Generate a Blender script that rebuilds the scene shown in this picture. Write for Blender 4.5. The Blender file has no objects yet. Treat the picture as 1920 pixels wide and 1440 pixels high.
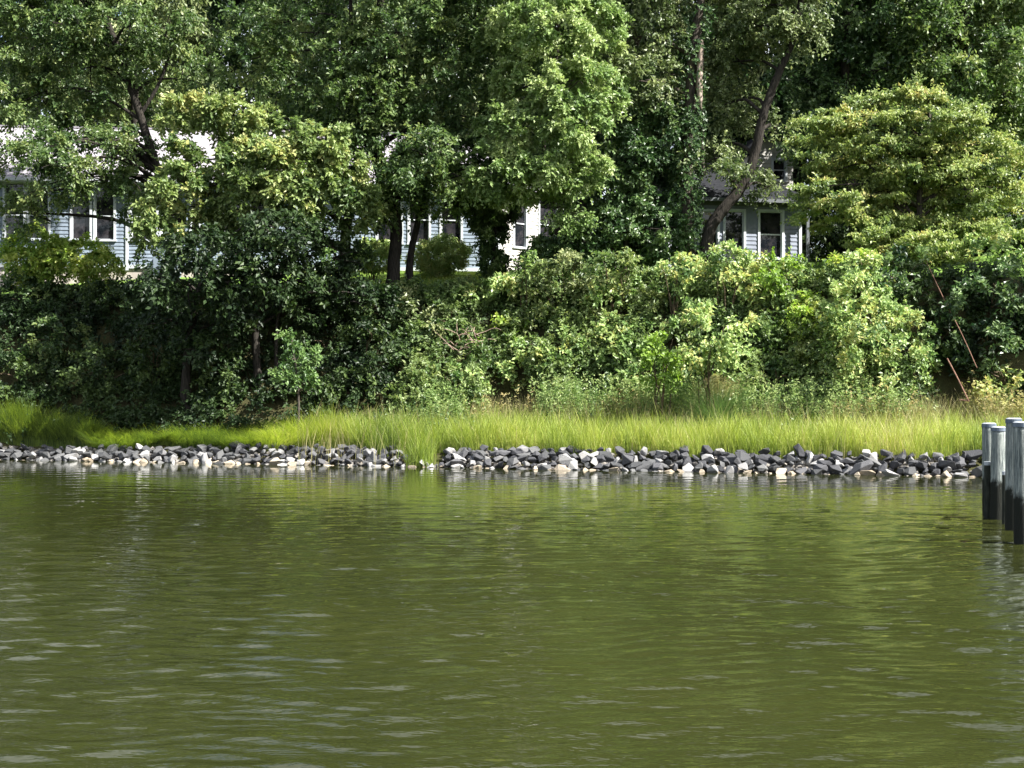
import bpy, bmesh, math, random
import numpy as np
from mathutils import Vector, Matrix
R = math.radians
S = bpy.context.scene
COL = S.collection
random.seed(7)
rng = np.random.default_rng(11)

# ------------------------------------------------------------------ camera, sky, sun, exposure
F = 2700.0; HY = 735.0; EYE = 2.5               # focal length in photo pixels, horizon row, eye height over the water
cd = bpy.data.cameras.new('camera'); cam = bpy.data.objects.new('camera', cd); COL.objects.link(cam)
cd.sensor_width = 36; cd.lens = 36 * F / 1920; cd.clip_start = .1; cd.clip_end = 3000
cam.location = (0, 0, EYE); cam.rotation_euler = (R(90) + math.atan((HY - 720) / F), 0, 0)
S.camera = cam
SUN_EL, SUN_AZ = 47.0, math.degrees(math.atan2(.89, -.40))   # azimuth from +Y towards +X
w = bpy.data.worlds.new('World'); S.world = w; w.use_nodes = True
nt = w.node_tree; bg = nt.nodes['Background']
sky = nt.nodes.new('ShaderNodeTexSky'); sky.sky_type = 'NISHITA'; sky.sun_disc = False
sky.sun_elevation = R(SUN_EL); sky.sun_rotation = R(SUN_AZ); sky.air_density = 1.0; sky.dust_density = 3.0
tcw = nt.nodes.new('ShaderNodeTexCoord'); mpw = nt.nodes.new('ShaderNodeMapping'); mpw.inputs['Scale'].default_value = (1, 1, 3.2); nt.links.new(tcw.outputs['Generated'], mpw.inputs[0])
nzw = nt.nodes.new('ShaderNodeTexNoise'); nzw.inputs['Scale'].default_value = 2.2; nzw.inputs['Detail'].default_value = 6; nt.links.new(mpw.outputs[0], nzw.inputs['Vector'])
rpw = nt.nodes.new('ShaderNodeMapRange'); rpw.inputs['From Min'].default_value = .46; rpw.inputs['From Max'].default_value = .64; nt.links.new(nzw.outputs['Fac'], rpw.inputs['Value'])
mxw = nt.nodes.new('ShaderNodeMix'); mxw.data_type = 'RGBA'; mxw.inputs['B'].default_value = (8.0, 8.2, 8.4, 1); nt.links.new(rpw.outputs[0], mxw.inputs['Factor']); nt.links.new(sky.outputs[0], mxw.inputs['A'])
nt.links.new(mxw.outputs['Result'], bg.inputs[0]); bg.inputs[1].default_value = .068
sd = bpy.data.lights.new('sun', 'SUN'); sun = bpy.data.objects.new('sun', sd); COL.objects.link(sun)
sd.energy = 5.0; sd.angle = R(.5); sd.color = (1, .97, .91)
a, e = R(SUN_AZ), R(SUN_EL)
sv = Vector((math.sin(a) * math.cos(e), math.cos(a) * math.cos(e), math.sin(e)))
sun.rotation_euler = sv.to_track_quat('Z', 'Y').to_euler(); sun.location = (30, -10, 40)
S.view_settings.view_transform = 'Standard'; S.view_settings.look = 'None'
S.view_settings.exposure = 1.8; S.view_settings.gamma = 1; S.view_settings.use_curve_mapping = False
S.render.engine = 'CYCLES'
c = S.cycles; c.max_bounces = 6; c.diffuse_bounces = 3; c.glossy_bounces = 3; c.transmission_bounces = 3
c.transparent_max_bounces = 4; c.caustics_reflective = False; c.caustics_refractive = False

# ------------------------------------------------------------------ helpers
def tag(o, label=None, cat=None, group=None, kind=None):
    if label: o['label'] = label
    if cat: o['category'] = cat
    if group: o['group'] = group
    if kind: o['kind'] = kind
    return o
def link(name, me, mat=None, parent=None, loc=None):
    o = bpy.data.objects.new(name, me); COL.objects.link(o)
    if mat and not me.materials: me.materials.append(mat)
    if parent: o.parent = parent
    if loc is not None: o.location = loc
    return o
def empty(name, loc, rz=0, sc=1):
    o = bpy.data.objects.new(name, None); COL.objects.link(o)
    o.location = loc; o.rotation_euler = (0, 0, rz); o.empty_display_size = .3; return o
def np_mesh(name, V, Fc, tint=None, smooth=False):
    V = np.asarray(V, dtype=np.float32); Fc = np.asarray(Fc, dtype=np.int32)
    me = bpy.data.meshes.new(name); k = Fc.shape[1]
    me.vertices.add(len(V)); me.vertices.foreach_set('co', V.ravel())
    me.loops.add(Fc.size); me.loops.foreach_set('vertex_index', Fc.ravel())
    me.polygons.add(len(Fc)); me.polygons.foreach_set('loop_start', np.arange(0, Fc.size, k, dtype=np.int32))
    me.polygons.foreach_set('use_smooth', np.full(len(Fc), smooth))
    if tint is not None:
        at = me.attributes.new('tint', 'FLOAT', 'POINT'); at.data.foreach_set('value', np.asarray(tint, dtype=np.float32))
    me.update(calc_edges=True); return me
def unit(v): return v / np.maximum(np.linalg.norm(v, axis=-1, keepdims=True), 1e-6)
def rvec(n): return unit(rng.normal(size=(n, 3)))
def px2(px, py, d):                                  # the point at depth d seen at a photo pixel
    return np.array([(px - 960) / F * d, d, EYE + (HY - py) / F * d])
def sinnoise(x, y, sc, seed, n=7):
    r = np.random.default_rng(seed); o = 0
    for i in range(n):
        an = r.uniform(0, 6.28); f = (1 + .5 * i) / sc; p = r.uniform(0, 6.28)
        o = o + np.sin((x * math.cos(an) + y * math.sin(an)) * f * 2 + p) / (1 + .45 * i)
    return o / 2.4

# terrain: shoreline, foot of the bank and top of the bank are three lines
def y_shore(x): return 47 - .337 * x
HOL = ((-.1, 1.5, .95), (14.9, 2.0, 1.1), (3.4, .7, .5))
def y_foot(x): return sum(h_ * np.exp(-((np.asarray(x) - c_) / w_) ** 2) for c_, h_, w_ in HOL) + np.interp(x, [-60, -24, -5, 3, 13, 20, 60], [72, 55.6, 51.3, 50.4, 46.3, 44.6, 34])
def y_top(x): return np.interp(x, [-60, -24, -6, 4, 14, 18, 60], [78, 60.4, 57.8, 55.6, 51.4, 50, 40])
def H(x, y):
    x = np.asarray(x, float); y = np.asarray(y, float)
    ys, yf, yt = y_shore(x), y_foot(x), y_top(x)
    t = y - ys
    z = np.where(t < 0, np.maximum(-1.6, -.12 + t * .35), np.minimum(-.12 + t * .55, .62))
    z = np.where((t > 0) & (y < yf), np.minimum(z, .62) + .12 * np.clip((y - ys - 1.4) / 3, 0, 1), z)
    k = np.clip((y - yf) / (yt - yf), 0, 1); k = k * k * (3 - 2 * k) * .5 + k * .5
    z = np.where(y >= yf, np.maximum(z, .7) * (1 - k) + 6.5 * k, z)
    z = np.where(y > yt, 6.5 + np.minimum((y - yt) * .19, 1.35) + .01 * np.clip(y - yt - 7, 0, 60), z)
    return z + np.where(y > yf, .12, .03) * sinnoise(x, y, 3.0, 3) * (t > -2)
def hit(px, py):
    d = np.arange(40, 75, .1); p = px2(px, py, 1.0)
    X = p[0] * d; Z = EYE + (HY - py) / F * d
    h = H(X, d); i = np.argmax(Z < h) if (Z < h).any() else len(d) - 1
    return np.array([X[i], d[i], h[i]])

# ------------------------------------------------------------------ materials
def mat(name, rough=.8, spec=.3):
    m = bpy.data.materials.new(name); m.use_nodes = True
    b = m.node_tree.nodes['Principled BSDF']; b.inputs['Roughness'].default_value = rough
    b.inputs['Specular IOR Level'].default_value = spec
    return m, m.node_tree, b
def N(nt, t, **k):
    n = nt.nodes.new('ShaderNode' + t)
    for a_, v in k.items(): setattr(n, a_, v)
    return n
def ramp(nt, src, stops):
    r = N(nt, 'ValToRGB'); el = r.color_ramp.elements
    while len(el) < len(stops): el.new(.5)
    for q, (p, cc) in zip(el, stops): q.position = p; q.color = (*cc, 1)
    nt.links.new(src, r.inputs[0]); return r.outputs[0]
def noise(nt, scale, detail=4, vec=None, rough=.6, dist=0):
    n = N(nt, 'TexNoise'); n.inputs['Scale'].default_value = scale; n.inputs['Detail'].default_value = detail
    n.inputs['Roughness'].default_value = rough; n.inputs['Distortion'].default_value = dist
    if vec is not None: nt.links.new(vec, n.inputs['Vector'])
    return n.outputs['Fac']
def coord(nt, scale=(1, 1, 1), kind='Object', rot=(0, 0, 0)):
    tc = N(nt, 'TexCoord'); mp = N(nt, 'Mapping'); mp.inputs['Scale'].default_value = scale; mp.inputs['Rotation'].default_value = rot
    nt.links.new(tc.outputs[kind], mp.inputs[0]); return mp.outputs[0]
def bump(nt, b, src, strength, dist):
    n = N(nt, 'Bump'); n.inputs['Strength'].default_value = strength; n.inputs['Distance'].default_value = dist
    nt.links.new(src, n.inputs['Height']); nt.links.new(n.outputs[0], b.inputs['Normal'])
def leafmat(name, stops, trans=.35, rough=.45, spec=.4):
    m, t, b = mat(name, rough, spec)
    at = N(t, 'Attribute'); at.attribute_name = 'tint'
    col = ramp(t, at.outputs['Fac'], stops); t.links.new(col, b.inputs['Base Color'])
    tr = N(t, 'BsdfTranslucent'); hs = N(t, 'HueSaturation'); hs.inputs['Saturation'].default_value = 1.15; hs.inputs['Value'].default_value = 1.4
    t.links.new(col, hs.inputs['Color']); t.links.new(hs.outputs[0], tr.inputs['Color'])
    mx = N(t, 'MixShader'); mx.inputs[0].default_value = trans
    t.links.new(b.outputs[0], mx.inputs[1]); t.links.new(tr.outputs[0], mx.inputs[2])
    t.links.new(mx.outputs[0], t.nodes['Material Output'].inputs[0]); return m
L = {
 'oak':   leafmat('oak_leaf', [(0, (.030, .062, .020)), (.5, (.085, .140, .042)), (.9, (.19, .25, .085)), (1, (.22, .26, .09))]),
 'dark':  leafmat('dark_leaf', [(0, (.015, .038, .016)), (.6, (.058, .112, .036)), (1, (.16, .23, .085))], .28, .40, .45),
 'maple': leafmat('maple_leaf', [(0, (.05, .095, .03)), (.5, (.16, .225, .072)), (.92, (.30, .36, .13)), (1, (.37, .37, .14))], .34),
 'locust':leafmat('locust_leaf', [(0, (.06, .115, .038)), (.55, (.19, .28, .09)), (1, (.36, .43, .18))], .33),
 'olive': leafmat('olive_leaf', [(0, (.055, .088, .032)), (.6, (.15, .195, .075)), (1, (.28, .31, .14))], .3),
 'dogwood':leafmat('dogwood_leaf', [(0, (.06, .11, .038)), (.5, (.21, .275, .088)), (.94, (.38, .42, .15)), (1, (.42, .38, .15))], .34),
 'bush':  leafmat('bush_leaf', [(0, (.055, .11, .032)), (.45, (.19, .29, .09)), (.93, (.40, .49, .19)), (1, (.43, .43, .16))], .32),
 'lime':  leafmat('lime_leaf', [(0, (.14, .23, .045)), (.6, (.28, .40, .08)), (1, (.46, .50, .14))], .42),
 'shade': leafmat('shade_leaf', [(0, (.012, .027, .010)), (.6, (.038, .068, .020)), (1, (.095, .14, .040))], .25, .5, .3),  # darkened leaf that carries the shade of the banks in its colour
 'marsh': leafmat('marsh_blade', [(0, (.075, .12, .03)), (.45, (.27, .35, .065)), (.8, (.46, .50, .12)), (1, (.52, .45, .24))], .45, .5),
 'straw': leafmat('straw', [(0, (.17, .17, .07)), (.6, (.32, .31, .13)), (1, (.44, .36, .18))], .35, .6),
}
def barkmat(name, c1, c2, sc=6):
    m, t, b = mat(name, .95, .1)
    v = coord(t, (sc, sc, sc * .22)); n = noise(t, 3, 6, v)
    t.links.new(ramp(t, n, [(.3, c1), (.7, c2)]), b.inputs['Base Color']); bump(t, b, n, .9, .05); return m
BARK = barkmat('bark_brown', (.013, .012, .011), (.052, .045, .038))
BARK2 = barkmat('bark_grey', (.022, .019, .016), (.10, .085, .07))
TWIG = barkmat('twig_bark', (.05, .04, .025), (.16, .12, .08))

def ground_mat():
    m, t, b = mat('ground_soil', .95, .1)
    n = noise(t, 1.6, 8, coord(t)); n2 = noise(t, 22, 4, coord(t))
    mx = N(t, 'Math', operation='MULTIPLY_ADD'); t.links.new(n, mx.inputs[0]); mx.inputs[1].default_value = .6
    ml = N(t, 'Math', operation='MULTIPLY'); t.links.new(n2, ml.inputs[0]); ml.inputs[1].default_value = .4; t.links.new(ml.outputs[0], mx.inputs[2])
    t.links.new(ramp(t, mx.outputs[0], [(.35, (.035, .028, .016)), (.55, (.055, .055, .022)), (.75, (.07, .085, .03))]), b.inputs['Base Color'])
    bump(t, b, n2, .6, .06); return m
def lawn_mat():
    m, t, b = mat('lawn_grass', .9, .15)
    n = noise(t, .8, 6, coord(t)); n2 = noise(t, 40, 3, coord(t))
    t.links.new(ramp(t, n, [(.35, (.09, .17, .03)), (.6, (.15, .24, .045)), (.8, (.21, .26, .06))]), b.inputs['Base Color'])
    bump(t, b, n2, .8, .05); return m

# ------------------------------------------------------------------ setting: ground, lawn, water
xs = np.concatenate([np.linspace(-1500, -70, 12), np.linspace(-60, 60, 201), np.linspace(70, 1500, 12)])
yy = np.concatenate([np.linspace(-1500, -60, 8), np.linspace(-50, 30, 9), np.linspace(34, 80, 140), np.linspace(84, 200, 12), np.linspace(260, 2200, 10)])
X, Y = np.meshgrid(xs, yy); Z = H(X, Y)
# gentle wooded rise beyond the houses
Z = np.where(Y > 90, Z + np.minimum((Y - 90) * .02, 3), Z)
V = np.stack([X.ravel(), Y.ravel(), Z.ravel()], 1); nx, ny = len(xs), len(yy)
I = np.arange((nx) * (ny)).reshape(ny, nx)
q = np.stack([I[:-1, :-1].ravel(), I[:-1, 1:].ravel(), I[1:, 1:].ravel(), I[1:, :-1].ravel()], 1)
tag(link('ground', np_mesh('ground', V, q, smooth=True), ground_mat()), kind='structure')
# mown lawn sheet over the bank top
gx = np.linspace(-34, 30, 129); k = np.linspace(0, 1, 30)
X, K = np.meshgrid(gx, k); Y = y_top(X) + .1 + .35 * sinnoise(X, X * 0, 1.5, 9) * (1 - K) + K * 14; Z = H(X, Y) + .03
I = np.arange(X.size).reshape(X.shape); q = np.stack([I[:-1, :-1].ravel(), I[:-1, 1:].ravel(), I[1:, 1:].ravel(), I[1:, :-1].ravel()], 1)
tag(link('lawn', np_mesh('lawn', np.stack([X.ravel(), Y.ravel(), Z.ravel()], 1), q, smooth=True), lawn_mat()), kind='structure')

def water():
    xs = np.concatenate([np.linspace(-1500, -40, 14), np.linspace(-26, 26, 640), np.linspace(40, 1500, 14)])
    d = 7.5 * np.exp(np.linspace(0, math.log(56 / 7.5), 640))
    yy = np.concatenate([np.linspace(-1500, 5, 24), d, np.linspace(60, 90, 4)])
    X, Y = np.meshgrid(xs, yy); Z = np.zeros_like(X); r = np.random.default_rng(5)
    warp = .35 * np.sin(X * .31 + 1.3) + .3 * np.sin(X * .83 + Y * .21) + .12 * np.sin(X * 2.3 + Y * .9)
    for i in range(80):
        lam = .15 * (10.0 ** r.uniform(0, 1) ** 1.4); th = r.normal(0, .14) + (.10 if i % 3 else -.36)
        kk = 2 * math.pi / lam; amp = .034 * lam / 6.28 * (1.35 if .2 < lam < .5 else .55)
        env = np.clip(.5 + .8 * np.sin(X * r.uniform(.1, .6) * .7 + r.uniform(0, 6)) * np.sin(Y * r.uniform(.1, .6) + X * .2 + r.uniform(0, 6)), 0, 1.4)
        ph = (X * math.sin(th) + (Y + warp) * math.cos(th)) * kk + r.uniform(0, 6)
        vis = np.clip((lam - .0035 * Y) / .1, 0, 1)
        Z += amp * env * np.sin(ph) * vis
    fall = np.interp(Y, [0, 8, 14, 22, 34, 48], [0, .80, 1.0, .92, .38, .12])
    Z = Z * fall * (np.abs(X) < 27)
    V = np.stack([X.ravel(), Y.ravel(), Z.ravel()], 1); I = np.arange(X.size).reshape(X.shape)
    q = np.stack([I[:-1, :-1].ravel(), I[:-1, 1:].ravel(), I[1:, 1:].ravel(), I[1:, :-1].ravel()], 1)
    m, t, b = mat('river_water', .015, .5)
    b.inputs['IOR'].default_value = 1.33
    n0 = noise(t, .12, 3, coord(t, (1, 1, 1)))
    t.links.new(ramp(t, n0, [(.3, (.0140, .0172, .0043)), (.7, (.0215, .0245, .0062))]), b.inputs['Base Color'])
    n1 = noise(t, 3.2, 4, coord(t, (.35, 1, 1), rot=(0, 0, .12)), .55, .4)
    n2 = noise(t, 9, 3, coord(t, (.35, 1, 1), rot=(0, 0, -.2)), .6)
    ad = N(t, 'Math', operation='MULTIPLY_ADD'); t.links.new(n2, ad.inputs[0]); ad.inputs[1].default_value = .6; t.links.new(n1, ad.inputs[2])
    bn = N(t, 'Bump'); bn.inputs['Distance'].default_value = .034; t.links.new(ad.outputs[0], bn.inputs['Height']); t.links.new(bn.outputs[0], b.inputs['Normal'])
    g = N(t, 'NewGeometry'); sp = N(t, 'SeparateXYZ'); t.links.new(g.outputs['Position'], sp.inputs[0])
    mr = N(t, 'MapRange'); mr.inputs['From Min'].default_value = 9; mr.inputs['From Max'].default_value = 42; mr.inputs['To Min'].default_value = .8; mr.inputs['To Max'].default_value = .06
    wn = noise(t, .16, 2, coord(t, (.6, 1, 1))); wm = N(t, 'MapRange'); wm.inputs['From Min'].default_value = .35; wm.inputs['From Max'].default_value = .65; wm.inputs['To Min'].default_value = .45; wm.inputs['To Max'].default_value = 1.15
    t.links.new(wn, wm.inputs['Value']); ml = N(t, 'Math', operation='MULTIPLY'); t.links.new(sp.outputs['Y'], mr.inputs['Value']); t.links.new(mr.outputs[0], ml.inputs[0]); t.links.new(wm.outputs[0], ml.inputs[1]); t.links.new(ml.outputs[0], bn.inputs['Strength'])
    tag(link('water', np_mesh('water', V, q, smooth=True), m), kind='structure')
water()

# ------------------------------------------------------------------ foliage machinery
def leaves_geo(P, D, Nn, size, width=.62):
    """two-triangle folded leaves: base, two sides, tip"""
    n = len(P); D = unit(D); W = unit(np.cross(D, Nn)); U = np.cross(W, D)
    s = size[:, None]; base = P; tip = P + D * s - U * s * .12
    mid = P + D * s * .45 + U * s * -.02
    l = mid + W * s * width * .5 + U * s * .14; r = mid - W * s * width * .5 + U * s * .14
    V = np.stack([base, l, tip, r], 1).reshape(-1, 3); b = np.arange(n)[:, None] * 4
    Fc = np.concatenate([b + [0, 2, 1], b + [0, 3, 2]], 0); return V, Fc
def sprays(C, D, Lg, nl, size, droop=.3, spread=.55):
    """C,D (N,3): twig base and direction, Lg (N,) length; nl leaves along each"""
    n = len(C); s = np.tile(np.linspace(.12, 1, nl), (n, 1)) + rng.normal(0, .05, (n, nl))
    D = unit(D); side = unit(np.cross(D, rvec(n))); up2 = np.cross(side, D)
    sg = np.where(np.arange(nl) % 2, 1, -1)[None, :, None]
    P = C[:, None] + D[:, None] * (Lg[:, None] * s)[..., None]
    P[..., 2] -= droop * (Lg[:, None]) * s ** 2
    LD = D[:, None] * .6 + side[:, None] * sg * .9 + rng.normal(0, spread * .6, (n, nl, 3)); LD[..., 2] -= .25
    NN = rng.normal(0, spread, (n, nl, 3)) + np.array([.35, -.45, .8]) * .95
    sz = size * rng.uniform(.6, 1.35, (n, nl))
    return P.reshape(-1, 3), LD.reshape(-1, 3), unit(NN.reshape(-1, 3)), sz.ravel()
def clumps_in(c, r, dens, clr, shell=.45, flat=1.0):
    """clump centres spread through an ellipsoid, more near its skin; returns centres and outward directions"""
    c = np.asarray(c, float); r = np.asarray(r, float)
    area = 4 * math.pi * ((r[0] * r[1]) ** 1.6 / 3 + (r[0] * r[2]) ** 1.6 / 3 + (r[1] * r[2]) ** 1.6 / 3) ** (1 / 1.6)
    n = max(4, int(area / (clr * clr * 2.6) * dens))
    u = rvec(n); rad = shell + (1 - shell) * rng.uniform(0, 1, n) ** .6
    wob = 1 + .22 * np.sin(u[:, 0] * 5 + c[0]) * np.cos(u[:, 2] * 6 + c[2] * 2)
    return c + u * r * (rad * wob)[:, None], unit(u * (1 / r))
def foliage(lobes, dens=1.0, clr=.45, leaf=.15, nspray=11, nl=9, droop=.3, tint=.45, tvar=.2, shell=.45, width=.62, upb=.25, flatv=1.0):
    Ps = []
    for (c, r) in lobes:
        C, O = clumps_in(c, r, dens, clr, shell)
        ct = np.clip(tint + rng.normal(0, tvar * .7, len(C)), 0, 1)
        cs = rng.uniform(.65, 1.3, len(C)) * clr
        k = nspray; CC = np.repeat(C, k, 0); OO = np.repeat(O, k, 0); tt = np.repeat(ct, k); ss = np.repeat(cs, k)
        D = unit(OO * .75 + rvec(len(CC)) * .95 + np.array([0, 0, upb]))
        D = unit(D * np.array([1, 1, flatv])); P, LD, NN, sz = sprays(CC + rvec(len(CC)) * ss[:, None] * .35 * np.array([1, 1, flatv]), D, ss * rng.uniform(.6, 1.25, len(CC)), nl, leaf, droop)
        tl = np.clip(np.repeat(tt, nl) + rng.normal(0, tvar * .5, len(P)), 0, 1)
        Ps.append((P, LD, NN, sz, tl))
    P, LD, NN, sz, tl = [np.concatenate(z) for z in zip(*Ps)]
    V, Fc = leaves_geo(P, LD, NN, sz, width); return V, Fc, np.repeat(tl, 4)

def tube(pts, rads, seg=9, rough=.08, seed=0):
    """smooth tapered tube through pts"""
    pts = np.asarray(pts, float); rads = np.asarray(rads, float); m = len(pts)
    t = np.linspace(0, m - 1, max(2, (m - 1) * 5 + 1)); out = []
    for q in t:
        i = min(int(q), m - 2); f = q - i
        p0, p1, p2, p3 = pts[max(i - 1, 0)], pts[i], pts[i + 1], pts[min(i + 2, m - 1)]
        out.append(.5 * ((2 * p1) + (-p0 + p2) * f + (2 * p0 - 5 * p1 + 4 * p2 - p3) * f * f + (-p0 + 3 * p1 - 3 * p2 + p3) * f ** 3))
    out = np.array(out); rr = np.interp(t, range(m), rads); T = unit(np.gradient(out, axis=0))
    ref = np.array([1, .13, 0.]); A = unit(np.cross(T, ref)); B = np.cross(T, A)
    an = np.linspace(0, 2 * math.pi, seg, endpoint=False); r2 = np.random.default_rng(seed + 1)
    wob = 1 + r2.normal(0, rough, (len(out), seg))
    V = out[:, None] + (np.cos(an)[None, :, None] * A[:, None] + np.sin(an)[None, :, None] * B[:, None]) * (rr[:, None] * wob)[..., None]
    V = V.reshape(-1, 3); n = len(out); I = np.arange(n * seg).reshape(n, seg); J = np.roll(I, -1, 1)
    q = np.stack([I[:-1].ravel(), J[:-1].ravel(), J[1:].ravel(), I[1:].ravel()], 1)
    V = np.concatenate([V, out[:1], out[-1:]]); a0 = n * seg
    cap = np.concatenate([np.stack([J[0], I[0], np.full(seg, a0), np.full(seg, a0)], 1), np.stack([I[-1], J[-1], np.full(seg, a0 + 1), np.full(seg, a0 + 1)], 1)])
    return V, q, cap[:, :3]
class Tubes:
    def __init__(s): s.V = []; s.Q = []; s.n = 0
    def add(s, pts, rads, seg=9, rough=.08, seed=0):
        V, q, cp = tube(pts, rads, seg, rough, seed); s.V.append(V)
        tri = np.concatenate([q[:, [0, 1, 2]], q[:, [0, 2, 3]], cp]); s.Q.append(tri + s.n); s.n += len(V)
    def mesh(s, name, off): return np_mesh(name, np.concatenate(s.V) - off, np.concatenate(s.Q), smooth=True)

def limb_path(p0, p1, sag=.15):
    d = p1 - p0; ln = np.linalg.norm(d)
    m1 = p0 + d * .35 + np.array([0, 0, ln * sag]) + rvec(1)[0] * ln * .06; m2 = p0 + d * .7 + np.array([0, 0, ln * sag * .8]) + rvec(1)[0] * ln * .06
    return [p0, m1, m2, p1]
def tree(name, label, cat, d, trunk, rad, lobes, leaf, group=None, extra=(), bark=None, fo={}, twigs=2, depth=.8, dj=1.0, crown_name='crown'):
    """trunk: [(px,py,depth offset)], lobes: [(px,py,rx,ry[,depth offset])] all read off the photograph at depth d"""
    tp = [px2(p[0], p[1], d + (p[2] if len(p) > 2 else 0)) for p in trunk]
    base = tp[0].copy(); g = float(H(base[0], base[1])); tp[0][2] = min(tp[0][2], g - .15) if tp[0][2] < g + 1.2 else tp[0][2]
    if tp[0][2] > g: tp.insert(0, np.array([tp[0][0], tp[0][1], g - .2]))
    root = empty(name, (tp[0][0], tp[0][1], g)); tag(root, label, cat, group); off = np.array(root.location)
    T = Tubes(); n = len(tp); rr = np.linspace(rad, rad * .42, n); rr[0] *= 1.35; T.add(tp, rr, 11, .07, n)
    for (pts, ra) in extra: T.add([px2(p[0], p[1], d + (p[2] if len(p) > 2 else 0)) for p in pts], np.linspace(ra, ra * .5, len(pts)), 8)
    tpa = np.array(tp); dens_tp = np.concatenate([tpa[i] + (tpa[i + 1] - tpa[i]) * np.linspace(0, 1, 8)[:, None] for i in range(n - 1)])
    L3 = []
    for lb in lobes:
        px, py, rx, ry = lb[:4]; dz = lb[4] if len(lb) > 4 else rng.uniform(-1.0, 1.0) * dj
        c3 = px2(px, py, d + dz); k = (d + dz) / F; r3 = np.array([rx * k, max(rx, ry) * k * depth, ry * k]); L3.append((c3, r3))
        dist = np.linalg.norm(dens_tp - c3, axis=1) + np.maximum(dens_tp[:, 2] - c3[2] + .5, 0) * 1.5; i = int(np.argmin(dist))
        frac = i / len(dens_tp); T.add(limb_path(dens_tp[i], c3), np.linspace(rad * (.5 - .3 * frac), .02, 4), 7)
        for _ in range(twigs):
            e = c3 + rvec(1)[0] * r3 * .85; T.add(limb_path(c3 - (c3 - dens_tp[i]) * .2, e, .05), np.linspace(.035, .01, 4), 5)
    link('trunk', T.mesh('trunk', off), bark or BARK, root)
    V, Fc, t = foliage(L3, **fo); link(crown_name, np_mesh('crown', V - off, Fc, t), L[leaf], root)
    return root

# ------------------------------------------------------------------ houses
def paint(name, c1, c2, rough=.6, sc=3):
    m, t, b = mat(name, rough, .35); n = noise(t, sc, 6, coord(t, (1, 1, .4)))
    t.links.new(ramp(t, n, [(.35, c1), (.65, c2)]), b.inputs['Base Color']); return m
SIDING = paint('blue_grey_siding', (.18, .22, .275), (.23, .28, .34))
SIDING2 = paint('slate_siding', (.17, .19, .24), (.22, .245, .30))
CREAM = paint('cream_siding', (.45, .43, .40), (.56, .54, .50))
WHITE = paint('white_trim', (.46, .49, .52), (.60, .63, .65), .5)
CONC = paint('concrete', (.36, .31, .28), (.50, .45, .42), .95, 2)
def shingle(name, c1, c2):
    m, t, b = mat(name, .85, .2); br = N(t, 'TexBrick'); t.links.new(coord(t, (1, 1, 1)), br.inputs['Vector'])
    br.inputs['Scale'].default_value = 3; br.inputs['Color1'].default_value = (*c1, 1); br.inputs['Color2'].default_value = (*c2, 1)
    br.inputs['Mortar'].default_value = (*[q * .6 for q in c1], 1); br.inputs['Mortar Size'].default_value = .012
    t.links.new(br.outputs[0], b.inputs['Base Color']); return m
ROOFL = shingle('pale_shingles', (.24, .225, .25), (.33, .31, .34)); ROOFD = shingle('dark_shingles', (.009, .010, .013), (.016, .017, .021))
gm, gt, gb = mat('window_glass', .04, .6); gb.inputs['Base Color'].default_value = (.012, .014, .018, 1)
gn = noise(gt, 2.5, 3, coord(gt)); gt.links.new(ramp(gt, gn, [(.4, (.008, .010, .013)), (.62, (.035, .032, .036)), (.8, (.07, .06, .06))]), gb.inputs['Base Color'])
GLASS = gm
GUT = paint('gutter_metal', (.09, .10, .11), (.13, .14, .15))

def bm_box(bm, x0, x1, y0, y1, z0, z1):
    v = [bm.verts.new(p) for p in ((x0, y0, z0), (x1, y0, z0), (x1, y1, z0), (x0, y1, z0), (x0, y0, z1), (x1, y0, z1), (x1, y1, z1), (x0, y1, z1))]
    for f in ((3, 2, 1, 0), (4, 5, 6, 7), (0, 1, 5, 4), (1, 2, 6, 5), (2, 3, 7, 6), (3, 0, 4, 7)): bm.faces.new([v[i] for i in f])
def bm_poly(bm, pts): bm.faces.new([bm.verts.new(p) for p in pts])
def bm_obj(name, bm, m, parent, M=None):
    if M is not None: bm.transform(M)
    me = bpy.data.meshes.new(name); bm.to_mesh(me); bm.free(); return link(name, me, m, parent)
def clap(bm, u0, u1, z0, z1, step=.17):
    z = z0
    while z < z1 - .01:
        zt = min(z + step, z1)
        bm_poly(bm, [(u0, -.028, z), (u1, -.028, z), (u1, -.002, zt), (u0, -.002, zt)])
        bm_poly(bm, [(u0, -.002, z), (u1, -.002, z), (u1, -.028, z), (u0, -.028, z)]); z = zt
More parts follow.
